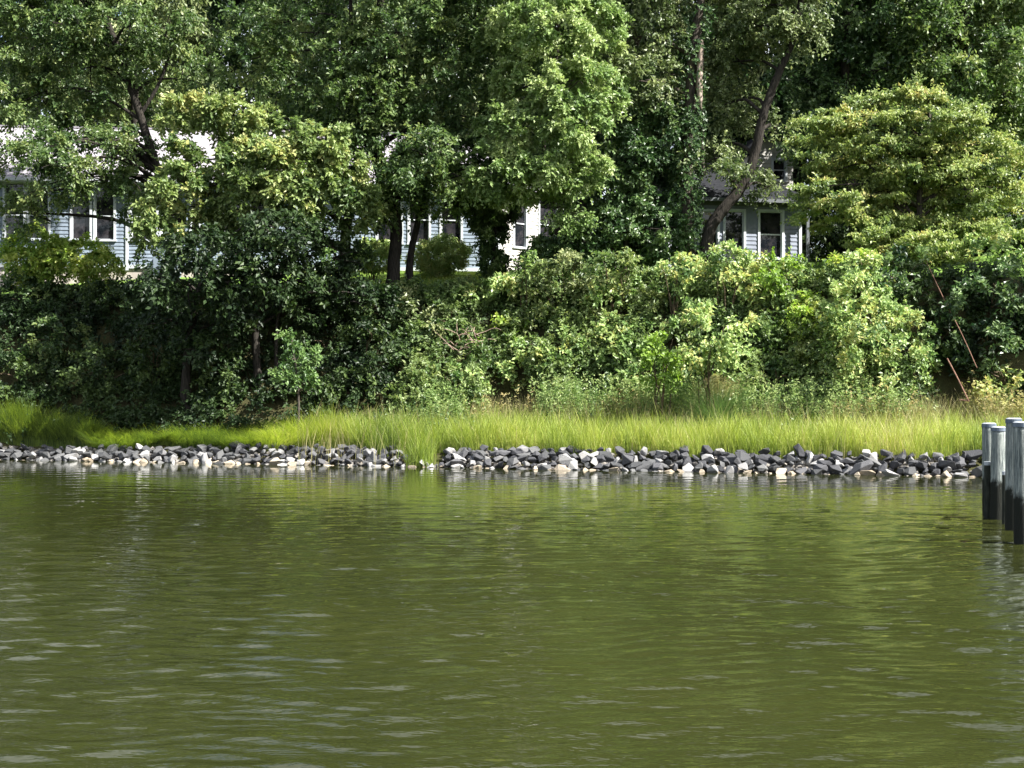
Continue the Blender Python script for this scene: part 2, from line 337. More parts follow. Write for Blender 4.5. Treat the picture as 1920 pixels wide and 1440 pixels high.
def facade(root, M, u0, u1, z0, z1, wins, siding, wallname='wall', thick=.15, glass=GLASS):
    """wall of lapped boards with real openings, and a window part in each; wins = (ua, ub, za, zb, rail z or None)"""
    bm = bmesh.new(); ed = u0
    for (ua, ub, za, zb, rl) in sorted(wins):
        clap(bm, ed, ua, z0, z1); clap(bm, ua, ub, z0, za); clap(bm, ua, ub, zb, z1); ed = ub
    clap(bm, ed, u1, z0, z1)
    bm_box(bm, u0, u1, thick, thick + .05, z0, z1)
    bm_obj(wallname, bm, siding, root, M)
    for (ua, ub, za, zb, rl) in wins:
        bm = bmesh.new(); c = .10
        bm_box(bm, ua - c, ua, -.06, .12, za - .02, zb + c); bm_box(bm, ub, ub + c, -.06, .12, za - .02, zb + c)
        bm_box(bm, ua, ub, -.058, .12, zb, zb + c); 
        fr = bm_obj('window', bm, WHITE, root, M)
        bm = bmesh.new(); bm_box(bm, ua - c - .03, ub + c + .03, -.10, .118, za - .09, za - .022); bm_obj('sill', bm, WHITE, fr, M)
        bm = bmesh.new(); bm_poly(bm, [(ua, .08, za), (ub, .08, za), (ub, .08, zb), (ua, .08, zb)]); bm_obj('pane', bm, glass, fr, M)
        bm = bmesh.new(); s = .03
        bm_box(bm, ua, ua + s, .03, .07, za, zb); bm_box(bm, ub - s, ub, .03, .07, za, zb)
        bm_box(bm, ua + s, ub - s, .03, .07, za, za + s); bm_box(bm, ua + s, ub - s, .03, .07, zb - s, zb)
        if rl: bm_box(bm, ua + s, ub - s, .028, .072, rl - .025, rl + .025)
        bm_obj('sash', bm, WHITE, fr, M)

class Plane:
    """a vertical wall plane between two points seen at given photo columns and depths"""
    def __init__(s, pxa, da, pxb, db):
        s.A = np.array([(pxa - 960) / F * da, da]); B = np.array([(pxb - 960) / F * db, db])
        s.len = np.linalg.norm(B - s.A); s.D = (B - s.A) / s.len; s.rz = math.atan2(s.D[1], s.D[0])
    def u(s, px): k = (px - 960) / F; return (k * s.A[1] - s.A[0]) / (s.D[0] - k * s.D[1])
    def z(s, px, py): return EYE + (HY - py) / F * (s.A[1] + s.D[1] * s.u(px))

def house_one():
    P = Plane(-150, 63.6, 911, 66.2); zb = 8.2
    root = empty('house', (P.A[0], P.A[1], 0), P.rz)
    tag(root, 'long pale blue clapboard house with white window trim and light grey roof behind the trees', 'house')
    zt, za, zw, rl = 12.1, 9.33, 11.78, 10.38; u = P.u
    W = [(u(a_), u(b_), za, zw, rl) for a_, b_ in ((-95, -60), (-45, -10), (9, 44), (54, 90), (135, 168), (179, 213), (247, 293), (303, 334), (359, 373), (420, 455), (470, 505), (560, 600), (708, 752), (768, 804), (828, 864))]
    ue = u(911); facade(root, None, 0, ue, zb, zt, W, SIDING)
    bm = bmesh.new(); bm_box(bm, -.0, ue - .02, .02, 9.6, 7.0, zb - .005); bm_obj('foundation', bm, CONC, root)
    for p in (0, u(238), ue): bm = bmesh.new(); bm_box(bm, p - .06, p + .07, -.072, .0 if 0 < p < ue else .1, zb - .25, zt); bm_obj('corner_board', bm, WHITE, root)
    bm = bmesh.new(); bm_box(bm, 0, ue, -.06, -.03, zb - .16, zb); bm_obj('water_table', bm, WHITE, root)
    # side wall (far end), back wall
    bm = bmesh.new(); bm_box(bm, ue - .1, ue - .001, .21, 9.6, zb, zt); bm_box(bm, 0, ue - .11, 9.5, 9.6, zb, zt); bm_box(bm, 0, .1, .21, 9.49, zb, zt)
    for xx in (.05, ue - .05): bm_poly(bm, [(xx, .2, zt), (xx, 9.6, zt), (xx, 4.9, zt + 3.0)])
    bm_obj('side_wall', bm, SIDING, root)
    # roof
    bm = bmesh.new(); x0, x1 = -.4, ue + .35; zr = zt + 3.08
    for (ya, yb) in ((-.5, 4.9), (10.3, 4.9)):
        e = zt - .12
        bm_poly(bm, [(x0, ya, e), (x1, ya, e), (x1, yb, zr), (x0, yb, zr)])
        bm_poly(bm, [(x0, ya, e - .12), (x1, ya, e - .12), (x1, yb, zr - .12), (x0, yb, zr - .12)][::-1])
        bm_poly(bm, [(x0, ya, e - .12), (x1, ya, e - .12), (x1, ya, e), (x0, ya, e)])
        for xx in (x0, x1): bm_poly(bm, [(xx, ya, e - .12), (xx, ya, e), (xx, yb, zr), (xx, yb, zr - .12)])
    rf = bm_obj('roof', bm, ROOFL, root)
    bm = bmesh.new(); bm_box(bm, x0, x1, 4.78, 5.02, zr - .03, zr + .06); bm_obj('ridge_cap', bm, ROOFL, rf)
    bm = bmesh.new(); bm_box(bm, x0, x1, -.62, -.502, zt - .26, zt - .12); bm_obj('gutter', bm, WHITE, root)
    bm = bmesh.new(); bm_box(bm, x0 + .1, x1 - .1, -.5, -.03, zt - .29, zt - .255); bm_obj('soffit', bm, WHITE, root)
    # sunlit bay at the right end, its wall facing right
    B = Plane(934, 66.4, 1066, 70.0); n = np.array([B.D[0], B.D[1]])
    M = Matrix.Rotation(-P.rz, 4, 'Z') @ Matrix.Translation(Vector((B.A[0] - P.A[0], B.A[1] - P.A[1], 0))) @ Matrix.Rotation(B.rz, 4, 'Z')
    v = B.u; facade(root, M, 0, B.len, 8.2, 12.0, [(v(964), v(985), 9.3, 11.8, 10.4), (v(1011), v(1044), 9.5, 11.9, 10.5)], CREAM, 'bay_wall')
    for p in (-.005, B.len): bm = bmesh.new(); bm_box(bm, p - .065, p + .065, -.08, .1, 7.6, 12.0); bm_obj('corner_board', bm, WHITE, root, M)
    bm = bmesh.new(); bm_box(bm, 0, B.len, .0, .3, 7.0, 8.195); bm_obj('foundation', bm, CONC, root, M)
    bm = bmesh.new(); a0, b0, e = -.45, B.len + .4, 11.98
    pk = [(B.len * .45, 3.4, 13.6)]
    c4 = [(a0, -.45, e), (b0, -.45, e), (b0 + .2, 4.6, e), (a0 - .2, 4.6, e)]
    for i in range(4): bm_poly(bm, [c4[i], c4[(i + 1) % 4], pk[0]])
    bm_poly(bm, [(p[0], p[1], p[2] - .1) for p in c4][::-1])
    for i in range(4): p, q = c4[i], c4[(i + 1) % 4]; bm_poly(bm, [(p[0], p[1], p[2] - .1), (q[0], q[1], q[2] - .1), q, p])
    bm_obj('bay_roof', bm, ROOFL, root, M)
    # back steps: sloped white rail and grey hatch on the wall near the left trees
    x = u(318); bm = bmesh.new()
    bm_poly(bm, [(u(296), -1.5, 8.75), (u(340), -1.5, 9.25), (u(340), -.09, 9.25), (u(296), -.09, 8.75)])
    bm_poly(bm, [(u(296), -1.5, 7.4), (u(340), -1.5, 7.4), (u(340), -1.5, 9.25), (u(296), -1.5, 8.75)])
    bm_poly(bm, [(u(340), -1.5, 7.4), (u(340), -.09, 7.4), (u(340), -.09, 9.25), (u(340), -1.5, 9.25)])
    bm_poly(bm, [(u(296), -.09, 7.4), (u(296), -1.5, 7.4), (u(296), -1.5, 8.75), (u(296), -.09, 8.75)])
    h = bm_obj('stair_side', bm, SIDING, root)
    bm = bmesh.new(); d = np.array([u(342) - u(298), 0, .8]); 
    T = [(u(297), -1.56, 8.82), (u(342), -1.56, 9.62)]
    for dy in (0,):
        p, q = T
        bm_poly(bm, [(p[0], p[1], p[2]), (q[0], q[1], q[2]), (q[0], q[1], q[2] + .16), (p[0], p[1], p[2] + .16)])
        bm_poly(bm, [(p[0], p[1], p[2] + .16), (q[0], q[1], q[2] + .16), (q[0], q[1] + .1, q[2] + .16), (p[0], p[1] + .1, p[2] + .16)])
        bm_poly(bm, [(p[0], p[1] + .1, p[2] + .16), (q[0], q[1] + .1, q[2] + .16), (q[0], q[1] + .1, q[2]), (p[0], p[1] + .1, p[2])])
        bm_poly(bm, [(p[0], p[1] + .1, p[2]), (q[0], q[1] + .1, q[2]), (q[0], q[1], q[2]), (p[0], p[1], p[2])])
    bm_obj('handrail', bm, WHITE, h)
house_one()

def house_two():
    P = Plane(1255, 59.0, 1500, 60.2); root = empty('cottage', (P.A[0], P.A[1], 0), P.rz)
    tag(root, 'small slate blue sided cottage with dark hipped roof, white corner boards and dark windows', 'house')
    u = P.u; ue = u(1500); zb, zt = 7.6, 10.42
    W = [(u(1272), u(1300), 8.2, 9.95, 9.0), (u(1316), u(1345), 7.9, 9.95, None), (u(1360), u(1394), 7.9, 9.98, None), (u(1425), u(1466), 8.1, 10.0, 9.06)]
    facade(root, None, 0, ue, zb, zt, W, SIDING2)
    bm = bmesh.new(); bm_box(bm, 0, ue - .01, .02, 6.4, 6.6, zb - .004); bm_obj('foundation', bm, CONC, root)
    for p in (0, ue): bm = bmesh.new(); bm_box(bm, p - .06, p + .06, -.07, .1, zb, zt); bm_obj('corner_board', bm, WHITE, root)
    bm = bmesh.new(); bm_box(bm, -.05, ue + .05, -.075, -.03, zt - .22, zt - .02); bm_obj('fascia', bm, GUT, root)
    bm = bmesh.new(); bm_box(bm, ue - .1, ue - .001, .21, 6.4, zb, zt); bm_box(bm, 0, .1, .21, 6.4, zb, zt); bm_box(bm, .1, ue - .11, 6.3, 6.4, zb, zt); bm_obj('side_wall', bm, SIDING2, root)
    x0, x1, y0, y1, e, zr = -.5, ue + .62, -.6, 7.0, zt, 12.5; r0, r1, ym = 2.2, ue - 2.2, 3.2
    bm = bmesh.new(); c4 = [(x0, y0, e), (x1, y0, e), (x1, y1, e), (x0, y1, e)]; A, B = (r0, ym, zr), (r1, ym, zr)
    bm_poly(bm, [c4[0], c4[1], B, A]); bm_poly(bm, [c4[1], c4[2], B]); bm_poly(bm, [c4[2], c4[3], A, B]); bm_poly(bm, [c4[3], c4[0], A])
    bm_poly(bm, [(p[0], p[1], p[2] - .03) for p in c4][::-1]); bm_obj('roof', bm, ROOFD, root)
    bm = bmesh.new(); bm_box(bm, x0, x1, y0 - .1, y0 - .002, e - .12, e + .02); bm_box(bm, x1 + .002, x1 + .1, y0 - .1, y1, e - .12, e + .02); bm_obj('gutter', bm, GUT, root)
    bm = bmesh.new(); bm_box(bm, u(1503), u(1508), -.55, -.47, zb + .2, e - .12); bm_obj('downpipe', bm, GUT, root)
    # taller gabled block behind
    Q = Plane(1405, 65.5, 1487, 65.9); M = Matrix.Rotation(-P.rz, 4, 'Z') @ Matrix.Translation(Vector((Q.A[0] - P.A[0], Q.A[1] - P.A[1], 0))) @ Matrix.Rotation(Q.rz, 4, 'Z')
    l = Q.len; facade(root, M, 0, l, 8, 13.4, [(l * .55, l * .82, 12.2, 13.1, 12.65)], CREAM, 'upper_wall')
    bm = bmesh.new(); bm_box(bm, 0, .1, .21, 4, 8, 13.4); bm_box(bm, l - .1, l, .21, 4, 8, 13.4); bm_poly(bm, [(0, -.02, 13.4), (l, -.02, 13.4), (l * .5, -.02, 14.3)]); bm_obj('gable_wall', bm, CREAM, root, M)
    bm = bmesh.new()
    for s, a_ in ((0, -.2), (l, l + .2)):
        bm_poly(bm, [(a_, -.3, 13.25), (a_, 4, 13.25), (l * .5, 4, 14.48), (l * .5, -.3, 14.48)]); bm_poly(bm, [(a_, -.3, 13.13), (l * .5, -.3, 14.36), (l * .5, -.3, 14.48), (a_, -.3, 13.25)])
    rf = bm_obj('gable_roof', bm, ROOFD, root, M)
    bm = bmesh.new(); bm_box(bm, l * .58, l * .80, 1.4, 1.9, 13.6, 15.2); bm_box(bm, l * .56, l * .82, 1.35, 1.95, 15.2, 15.3); bm_obj('chimney', bm, GUT, rf, M)
house_two()

# ------------------------------------------------------------------ trees on the bank and lawn
t_dense = dict(dens=.9, clr=.6, leaf=.155, nspray=15, nl=9)
tree('oak_tree', 'tall dark oak with a leaning forked trunk, hanging over the pale roof', 'tree', 59,
     [(300, 545), (322, 470), (338, 400), (300, 330), (285, 290), (262, 215), (230, 120), (178, -20), (150, -140)], .26,
     [(20, 60, 120, 90), (150, 130, 105, 80), (40, 190, 100, 50), (225, 150, 75, 70), (110, 20, 110, 70), (90, 345, 70, 42, -2), (70, 280, 60, 28, -2), (35, 400, 42, 32, -1.5),
      (215, 290, 75, 42), (185, 240, 90, 30), (250, 40, 90, 60), (250, 370, 42, 60, -1), (130, -120, 160, 90), (-60, 300, 60, 60), (170, 330, 55, 24, -2), (310, -100, 120, 70), (-30, -20, 90, 90), (95, 285, 40, 30, -2), (200, 270, 40, 24, -2), (90, 305, 60, 24, -3), (330, 60, 40, 40), (360, 150, 60, 40)],
     'oak', extra=[([(290, 312), (255, 275), (228, 240)], .11), ([(262, 215), (300, 150), (330, 60)], .09), ([(187, 30), (150, 0), (110, -40)], .05)],
     fo=dict(t_dense, tint=.55, tvar=.3, dens=.95), twigs=3)
tree('maple_tree', 'yellow green maple spreading low in front of the pale house, short brown trunk', 'tree', 58.5,
     [(645, 500), (648, 440), (655, 380), (620, 300), (560, 250), (520, 200)], .23,
     [(545, 300, 85, 48, -4.2), (465, 300, 62, 40, -3.8), (640, 330, 55, 50, -3.8), (640, 400, 48, 35, -3.6), (560, 380, 55, 38, -4.1), (480, 385, 62, 38, -3.8), (345, 300, 44, 30, -3.6), (330, 360, 48, 40, -4.2),
      (400, 370, 50, 45, -3.6), (290, 420, 40, 40, -4.2), (350, 210, 70, 28, -2.6), (440, 205, 60, 26, -3.1), (470, 250, 70, 28, -2.6), (510, 345, 60, 30, -4.6), (690, 370, 22, 40, -3.6), (420, 430, 55, 30, -2.6), (600, 265, 60, 30, -4.2)],
     'maple', fo=dict(t_dense, leaf=.18, tint=.55, tvar=.3, dens=1.05, clr=.42), bark=BARK2, twigs=2, depth=.7)
tree('black_gum_tree', 'tallest dark tree with twin leaning stems, its bare trunk standing left of the round hedges', 'tree', 57,
     [(736, 560), (738, 500), (742, 420), (722, 330), (700, 255), (697, 160), (706, 60), (722, -60), (735, -160)], .27,
     [(760, 60, 110, 70, -0.6), (680, 190, 90, 70, -0.6), (790, 160, 100, 60, -0.6), (850, 90, 80, 60, -0.6), (640, 90, 70, 60, -0.6), (780, 250, 110, 50, -0.6), (720, 320, 70, 45, -0.6), (560, 60, 60, 50, -0.6), (530, 150, 60, 46, -0.6), (620, 160, 70, 40, -0.6),
      (820, 330, 90, 40, -0.6), (880, 220, 70, 60, -0.6), (740, -60, 150, 70, -0.6), (600, -60, 110, 60, -0.6), (900, -40, 100, 60, -0.6), (600, 225, 60, 30, 0.2), (470, 110, 70, 40, -0.6), (750, 370, 60, 30, -0.6), (640, 285, 60, 30, 0.2), (850, 270, 60, 30, -0.6), (790, 310, 60, 30, -0.6), (880, 310, 50, 30, -0.6), (680, 400, 40, 24, -0.6), (730, 120, 90, 50, -0.6), (775, 322, 50, 22, -3.4), (810, 280, 60, 30, -3.2), (860, 330, 50, 24, -2.6), (620, 250, 50, 24, -1), (470, 50, 60, 34)],
     'oak', extra=[([(742, 420), (700, 300), (668, 200), (660, 90), (655, -40)], .13), ([(706, 60), (760, 25), (840, -20)], .06)],
     fo=dict(t_dense, tint=.5, tvar=.3, dens=.95), twigs=3)
tree('locust_tree', 'slim dark tree close right of the tallest one, between the two round hedges', 'tree', 57.6,
     [(766, 535), (770, 480), (782, 420), (800, 340), (830, 250), (870, 130), (900, 0)], .15,
     [(850, 300, 80, 50), (900, 350, 60, 40), (820, 380, 50, 22), (870, 180, 80, 50), (930, 130, 70, 50), (900, 50, 80, 50), (830, 10, 70, 50)],
     'locust', fo=dict(t_dense, leaf=.145, tint=.3, tvar=.3, dens=.8), depth=.7)
tree('vine_covered_tree', 'thin trunk wrapped in green vines in front of the house corner', 'tree', 58,
     [(925, 505), (926, 450), (930, 400), (925, 330), (940, 240)], .10,
     [(925, 440, 22, 40), (930, 385, 50, 30), (905, 400, 40, 22), (925, 485, 18, 30), (880, 370, 40, 20)],
     'oak', fo=dict(t_dense, clr=.3, leaf=.145, tint=.4, dens=1.0), depth=1.0, dj=.2, crown_name='vine')
tree('young_locust_tree', 'bright leafy tree with thin forked trunk before the sunlit house bay', 'tree', 57.5,
     [(1042, 480), (1046, 430), (1050, 385), (1030, 345), (1020, 260), (1040, 140), (1055, 0)], .13,
     [(1050, 50, 90, 60, -3.2), (960, 60, 60, 50, -2.2), (1075, 150, 75, 55, -3.7), (990, 150, 70, 50, -2.2), (1080, 235, 60, 45, -3.7), (960, 240, 75, 40, -3.2), (1010, 310, 70, 38, -3.2), (1100, 300, 50, 45, -2.2), (930, 310, 60, 35, -3.2),
      (1080, 400, 30, 18, -2.2), (1120, 60, 70, 70, -2.2), (1030, -60, 120, 60, -2.2), (1140, 190, 40, 50, -2.2), (1060, 345, 45, 22, -2.2), (900, 345, 50, 22, -2.5), (970, 350, 60, 26, -2.5)],
     'locust', extra=[([(1050, 385), (1075, 345), (1090, 260), (1100, 150)], .08)], fo=dict(t_dense, leaf=.155, tint=.65, tvar=.25, dens=1.05, clr=.42), bark=BARK2, depth=.7)
tree('holly_tree', 'dark glossy broad bush-like tree low beside the ivy clad trunk in the middle', 'tree', 57.2,
     [(1170, 520), (1175, 440), (1180, 350), (1190, 240)], .12,
     [(1190, 240, 50, 40), (1170, 300, 70, 45), (1220, 330, 55, 50), (1150, 370, 55, 35), (1200, 400, 75, 40), (1130, 430, 50, 30), (1240, 430, 50, 40), (1170, 460, 80, 35), (1080, 455, 45, 30), (1250, 250, 40, 60), (1030, 480, 60, 26)],
     'dark', fo=dict(t_dense, tint=.6, tvar=.3, clr=.42), depth=.8)
iv = tree('ivy_clad_tree', 'tall straight trunk clad in ivy with a pale peeling patch, left of the cottage', 'tree', 57,
     [(1292, 500), (1290, 440), (1288, 320), (1294, 200), (1300, 90), (1318, -20), (1330, -140)], .29,
     [(1235, 60, 70, 60, .8), (1210, 150, 70, 60), (1262, 140, 56, 50, 1.4), (1170, 80, 60, 60), (1352, 70, 50, 60, 1.4), (1290, -70, 130, 60), (1236, 220, 56, 40, 1), (1180, -40, 90, 60)],
     'olive', extra=[([(1318, 330), (1314, 200), (1312, 60), (1306, -60)], .10)], fo=dict(t_dense, leaf=.155, tint=.4, tvar=.3, dens=.9), bark=BARK2, twigs=3)
def ivy_on(root, d, pts, rad, n, name='ivy'):
    tp = np.array([px2(p[0], p[1], d) for p in pts]); s = rng.uniform(0, len(tp) - 1.001, n); i = s.astype(int); f = (s - i)[:, None]
    C = tp[i] * (1 - f) + tp[i + 1] * f; an = rng.uniform(0, 6.28, n); o = np.stack([np.cos(an), np.sin(an), 0 * an], 1)
    P, LD, NN, sz = sprays(C + o * rad * rng.uniform(.8, 1.5, (n, 1)), o + np.array([0, 0, -.3]), np.full(n, .22), 6, .13, .4)
    V, Fc = leaves_geo(P, LD, o.repeat(6, 0) + NN * .6, sz); link(name, np_mesh(name, V - np.array(root.location), Fc, np.clip(rng.normal(.5, .2, len(V) // 4), 0, 1).repeat(4)), L['dark'], root)
def peeled(root):
    T = Tubes(); off = np.array(root.location); T.add([px2(x_, y_, 56.72) for x_, y_ in ((1315, 205), (1312, 170), (1313, 120), (1316, 70))], [.05, .12, .13, .05], 9, .2)
    link('bare_wood', T.mesh('bare_wood', off), barkmat('pale_bare_wood', (.20, .15, .12), (.46, .38, .32)), root)
peeled(iv)
ivy_on(iv, 57, [(1292, 230), (1294, 200), (1300, 90), (1314, 10)], .33, 420)
ivy_on(iv, 57, [(1290, 500), (1288, 400), (1288, 300), (1292, 230)], .33, 750)
tree('leaning_tree', 'bare dark trunk leaning right across the cottage roof into an olive crown', 'tree', 57,
     [(1318, 500), (1328, 440), (1352, 398), (1390, 350), (1415, 290), (1432, 215), (1455, 150), (1482, 88), (1500, 20), (1510, -80)], .26,
     [(1420, 50, 70, 46, .4), (1375, 115, 60, 46, 1.2), (1395, 190, 36, 36, 1.6), (1345, 200, 50, 50, 1.5), (1480, 30, 60, 45), (1500, -50, 110, 60), (1360, 270, 44, 34, 1.4), (1330, 300, 40, 30), (1400, 10, 80, 50), (1520, 60, 30, 30), (1440, 352, 24, 10, 1.2), (1348, 318, 40, 20, -1), (1400, 320, 30, 16, 1.5), (1460, 235, 30, 20, 1)],
     'olive', fo=dict(t_dense, leaf=.155, tint=.5, tvar=.25, dens=.95), twigs=2, bark=BARK, depth=.8, dj=.6)
for args in (('walnut_tree', 'tall dark green tree behind the layered dogwood at the upper right', 62, (1590, 470), [(1600, 60, 90, 60), (1560, 150, 70, 60), (1650, 130, 80, 50), (1530, 230, 60, 50), (1640, 10, 90, 60), (1540, 20, 70, 70), (1500, 150, 45, 50), (1600, 230, 80, 40), (1520, 300, 45, 35), (1480, 260, 30, 35), (1600, -80, 130, 60)], 'dark'),
             ('walnut_tree', 'tall green tree with hanging bright sprays in the top right corner', 61, (1810, 470), [(1770, 60, 80, 50, -1), (1860, 50, 80, 60), (1820, 140, 80, 45, -1.5), (1900, 170, 60, 60), (1730, 120, 60, 40), (1880, 110, 60, 40, -1.5), (1780, -30, 120, 60), (1920, -20, 100, 80), (1900, 250, 60, 40), (1700, 30, 60, 50), (1960, 150, 80, 80)], 'oak')):
    nm, lb, d, b0, lo, lf = args
    tree(nm, lb, 'tree', d, [b0, (b0[0] + 5, 300), (b0[0] - 4, 120), (b0[0] + 8, -40), (b0[0], -160)], .25, lo, lf, fo=dict(t_dense, leaf=.19, nl=7, tint=.6, tvar=.3), twigs=2)
DOG = [(1700, 165, 40, 14), (1745, 185, 50, 16), (1640, 192, 62, 18), (1600, 222, 75, 17), (1690, 222, 60, 18), (1790, 232, 80, 20), (1850, 275, 75, 22), (1570, 262, 62, 14), (1640, 272, 70, 17), (1730, 275, 80, 18),
       (1600, 312, 70, 15), (1690, 322, 75, 17), (1790, 322, 85, 20), (1880, 325, 55, 24), (1545, 330, 48, 12), (1640, 362, 70, 15), (1740, 372, 80, 17), (1840, 382, 80, 20), (1575, 372, 45, 12), (1600, 402, 55, 13),
       (1680, 415, 65, 14), (1780, 425, 75, 16), (1880, 430, 50, 16), (1530, 418, 35, 10), (1522, 352, 38, 11), (1512, 392, 34, 9), (1525, 300, 34, 10), (1530, 232, 34, 9), (1640, 440, 45, 12), (1750, 300, 110, 16, 2.2), (1700, 380, 110, 16, 2.2), (1650, 450, 60, 12), (1905, 355, 40, 14), (1910, 300, 40, 12), (1820, 205, 50, 12), (1500, 372, 22, 7), (1498, 262, 20, 6), (1700, 478, 60, 16), (1780, 480, 60, 16), (1620, 475, 50, 14), (1740, 455, 60, 16, -1.5)]
tree('dogwood_tree', 'broad low tree with yellow green leaves in flat layers right of the cottage', 'tree', 55.5,
     [(1735, 560), (1732, 470), (1725, 400), (1728, 330), (1740, 250), (1745, 190)], .17, DOG, 'dogwood',
     extra=[([(1728, 400), (1780, 330), (1830, 280)], .08), ([(1725, 420), (1670, 350), (1620, 300)], .07)],
     fo=dict(clr=.44, leaf=.135, nspray=12, nl=8, droop=.06, tint=.55, tvar=.3, dens=1.15, shell=.1, upb=0, flatv=.3), bark=BARK2, twigs=0, depth=.85, dj=1.4)
# trees rooted at the foot of the bank, in the shade
tree('catalpa_tree', 'dark broad-leaved tree with a stout short trunk at the foot of the bank', 'tree', 54.3,
     [(352, 800), (348, 720), (355, 640), (370, 560), (390, 480)], .21,
     [(390, 470, 80, 40, -2.2), (440, 530, 70, 45, -2.2), (350, 540, 70, 50, -2.2), (470, 470, 60, 40, -2.2), (300, 600, 60, 40), (420, 610, 60, 30), (380, 655, 50, 18), (520, 430, 60, 30, -2.2), (290, 520, 40, 30)],
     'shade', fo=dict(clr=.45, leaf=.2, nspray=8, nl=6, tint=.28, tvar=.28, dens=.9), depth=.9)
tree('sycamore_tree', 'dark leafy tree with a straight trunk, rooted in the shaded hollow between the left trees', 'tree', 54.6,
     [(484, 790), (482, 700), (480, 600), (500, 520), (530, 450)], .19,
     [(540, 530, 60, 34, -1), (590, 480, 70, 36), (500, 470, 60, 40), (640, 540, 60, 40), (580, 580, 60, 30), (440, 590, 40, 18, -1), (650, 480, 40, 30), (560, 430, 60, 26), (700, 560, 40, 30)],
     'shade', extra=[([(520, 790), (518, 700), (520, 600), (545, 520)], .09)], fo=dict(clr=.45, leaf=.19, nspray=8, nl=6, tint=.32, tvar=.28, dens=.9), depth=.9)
tree('sapling', 'small green sapling with thin pale stem in the shade above the marsh', 'sapling', 51.3,
     [(559, 790), (560, 750), (556, 700), (548, 650)], .045,
     [(545, 640, 22, 18), (560, 670, 34, 22), (548, 700, 32, 20), (575, 715, 24, 18)],
     'bush', fo=dict(clr=.25, leaf=.14, nspray=7, nl=6, tint=.2, dens=.7), bark=BARK2, twigs=1, dj=.3)

# ------------------------------------------------------------------ shrubs
def shrub(name, label, px, py, rx, ry, kind_='bush', group=None, lift=.0, lean=0, more=(), d=None, cat='shrub', **kw):
    c = hit(px, py + ry * .6) if d is None else px2(px, py, d); k = c[1] / F
    L3 = []
    if d is None: c = px2(px, py, c[1] - .1)
    for (ox, oy, sx, sy) in ((0, 0, rx, ry),) + tuple(more):
        L3.append((c + np.array([ox * k, rng.uniform(-.2, .2), -oy * k]), np.array([sx * k, max(.8, min(sx, sy) * k * 1.15), sy * k])))
    g = float(H(c[0], c[1] + .3)); root = empty(name, (c[0], c[1] + .3, g)); tag(root, label, cat, group); off = np.array(root.location)
    T = Tubes(); b = np.array([c[0], c[1] + .3, g - .1])
    for i in range(6):
        cc, rr = L3[i % len(L3)]; e = cc + rvec(1)[0] * rr * .8; e[2] = max(e[2], g + .3); T.add(limb_path(b + rvec(1)[0] * .1 * np.array([1, 1, 0]), e, .12), np.linspace(.035, .008, 4), 5)
    link('stem', T.mesh('stem', off), TWIG, root)
    p = dict(clr=.42, leaf=.16, nspray=11, nl=7, tint=.66, tvar=.38, dens=.75, shell=.5); p.update(kw)
    V, Fc, t = foliage(L3, **p); link('foliage', np_mesh('foliage', V - off, Fc, t), L[kind_], root); return root
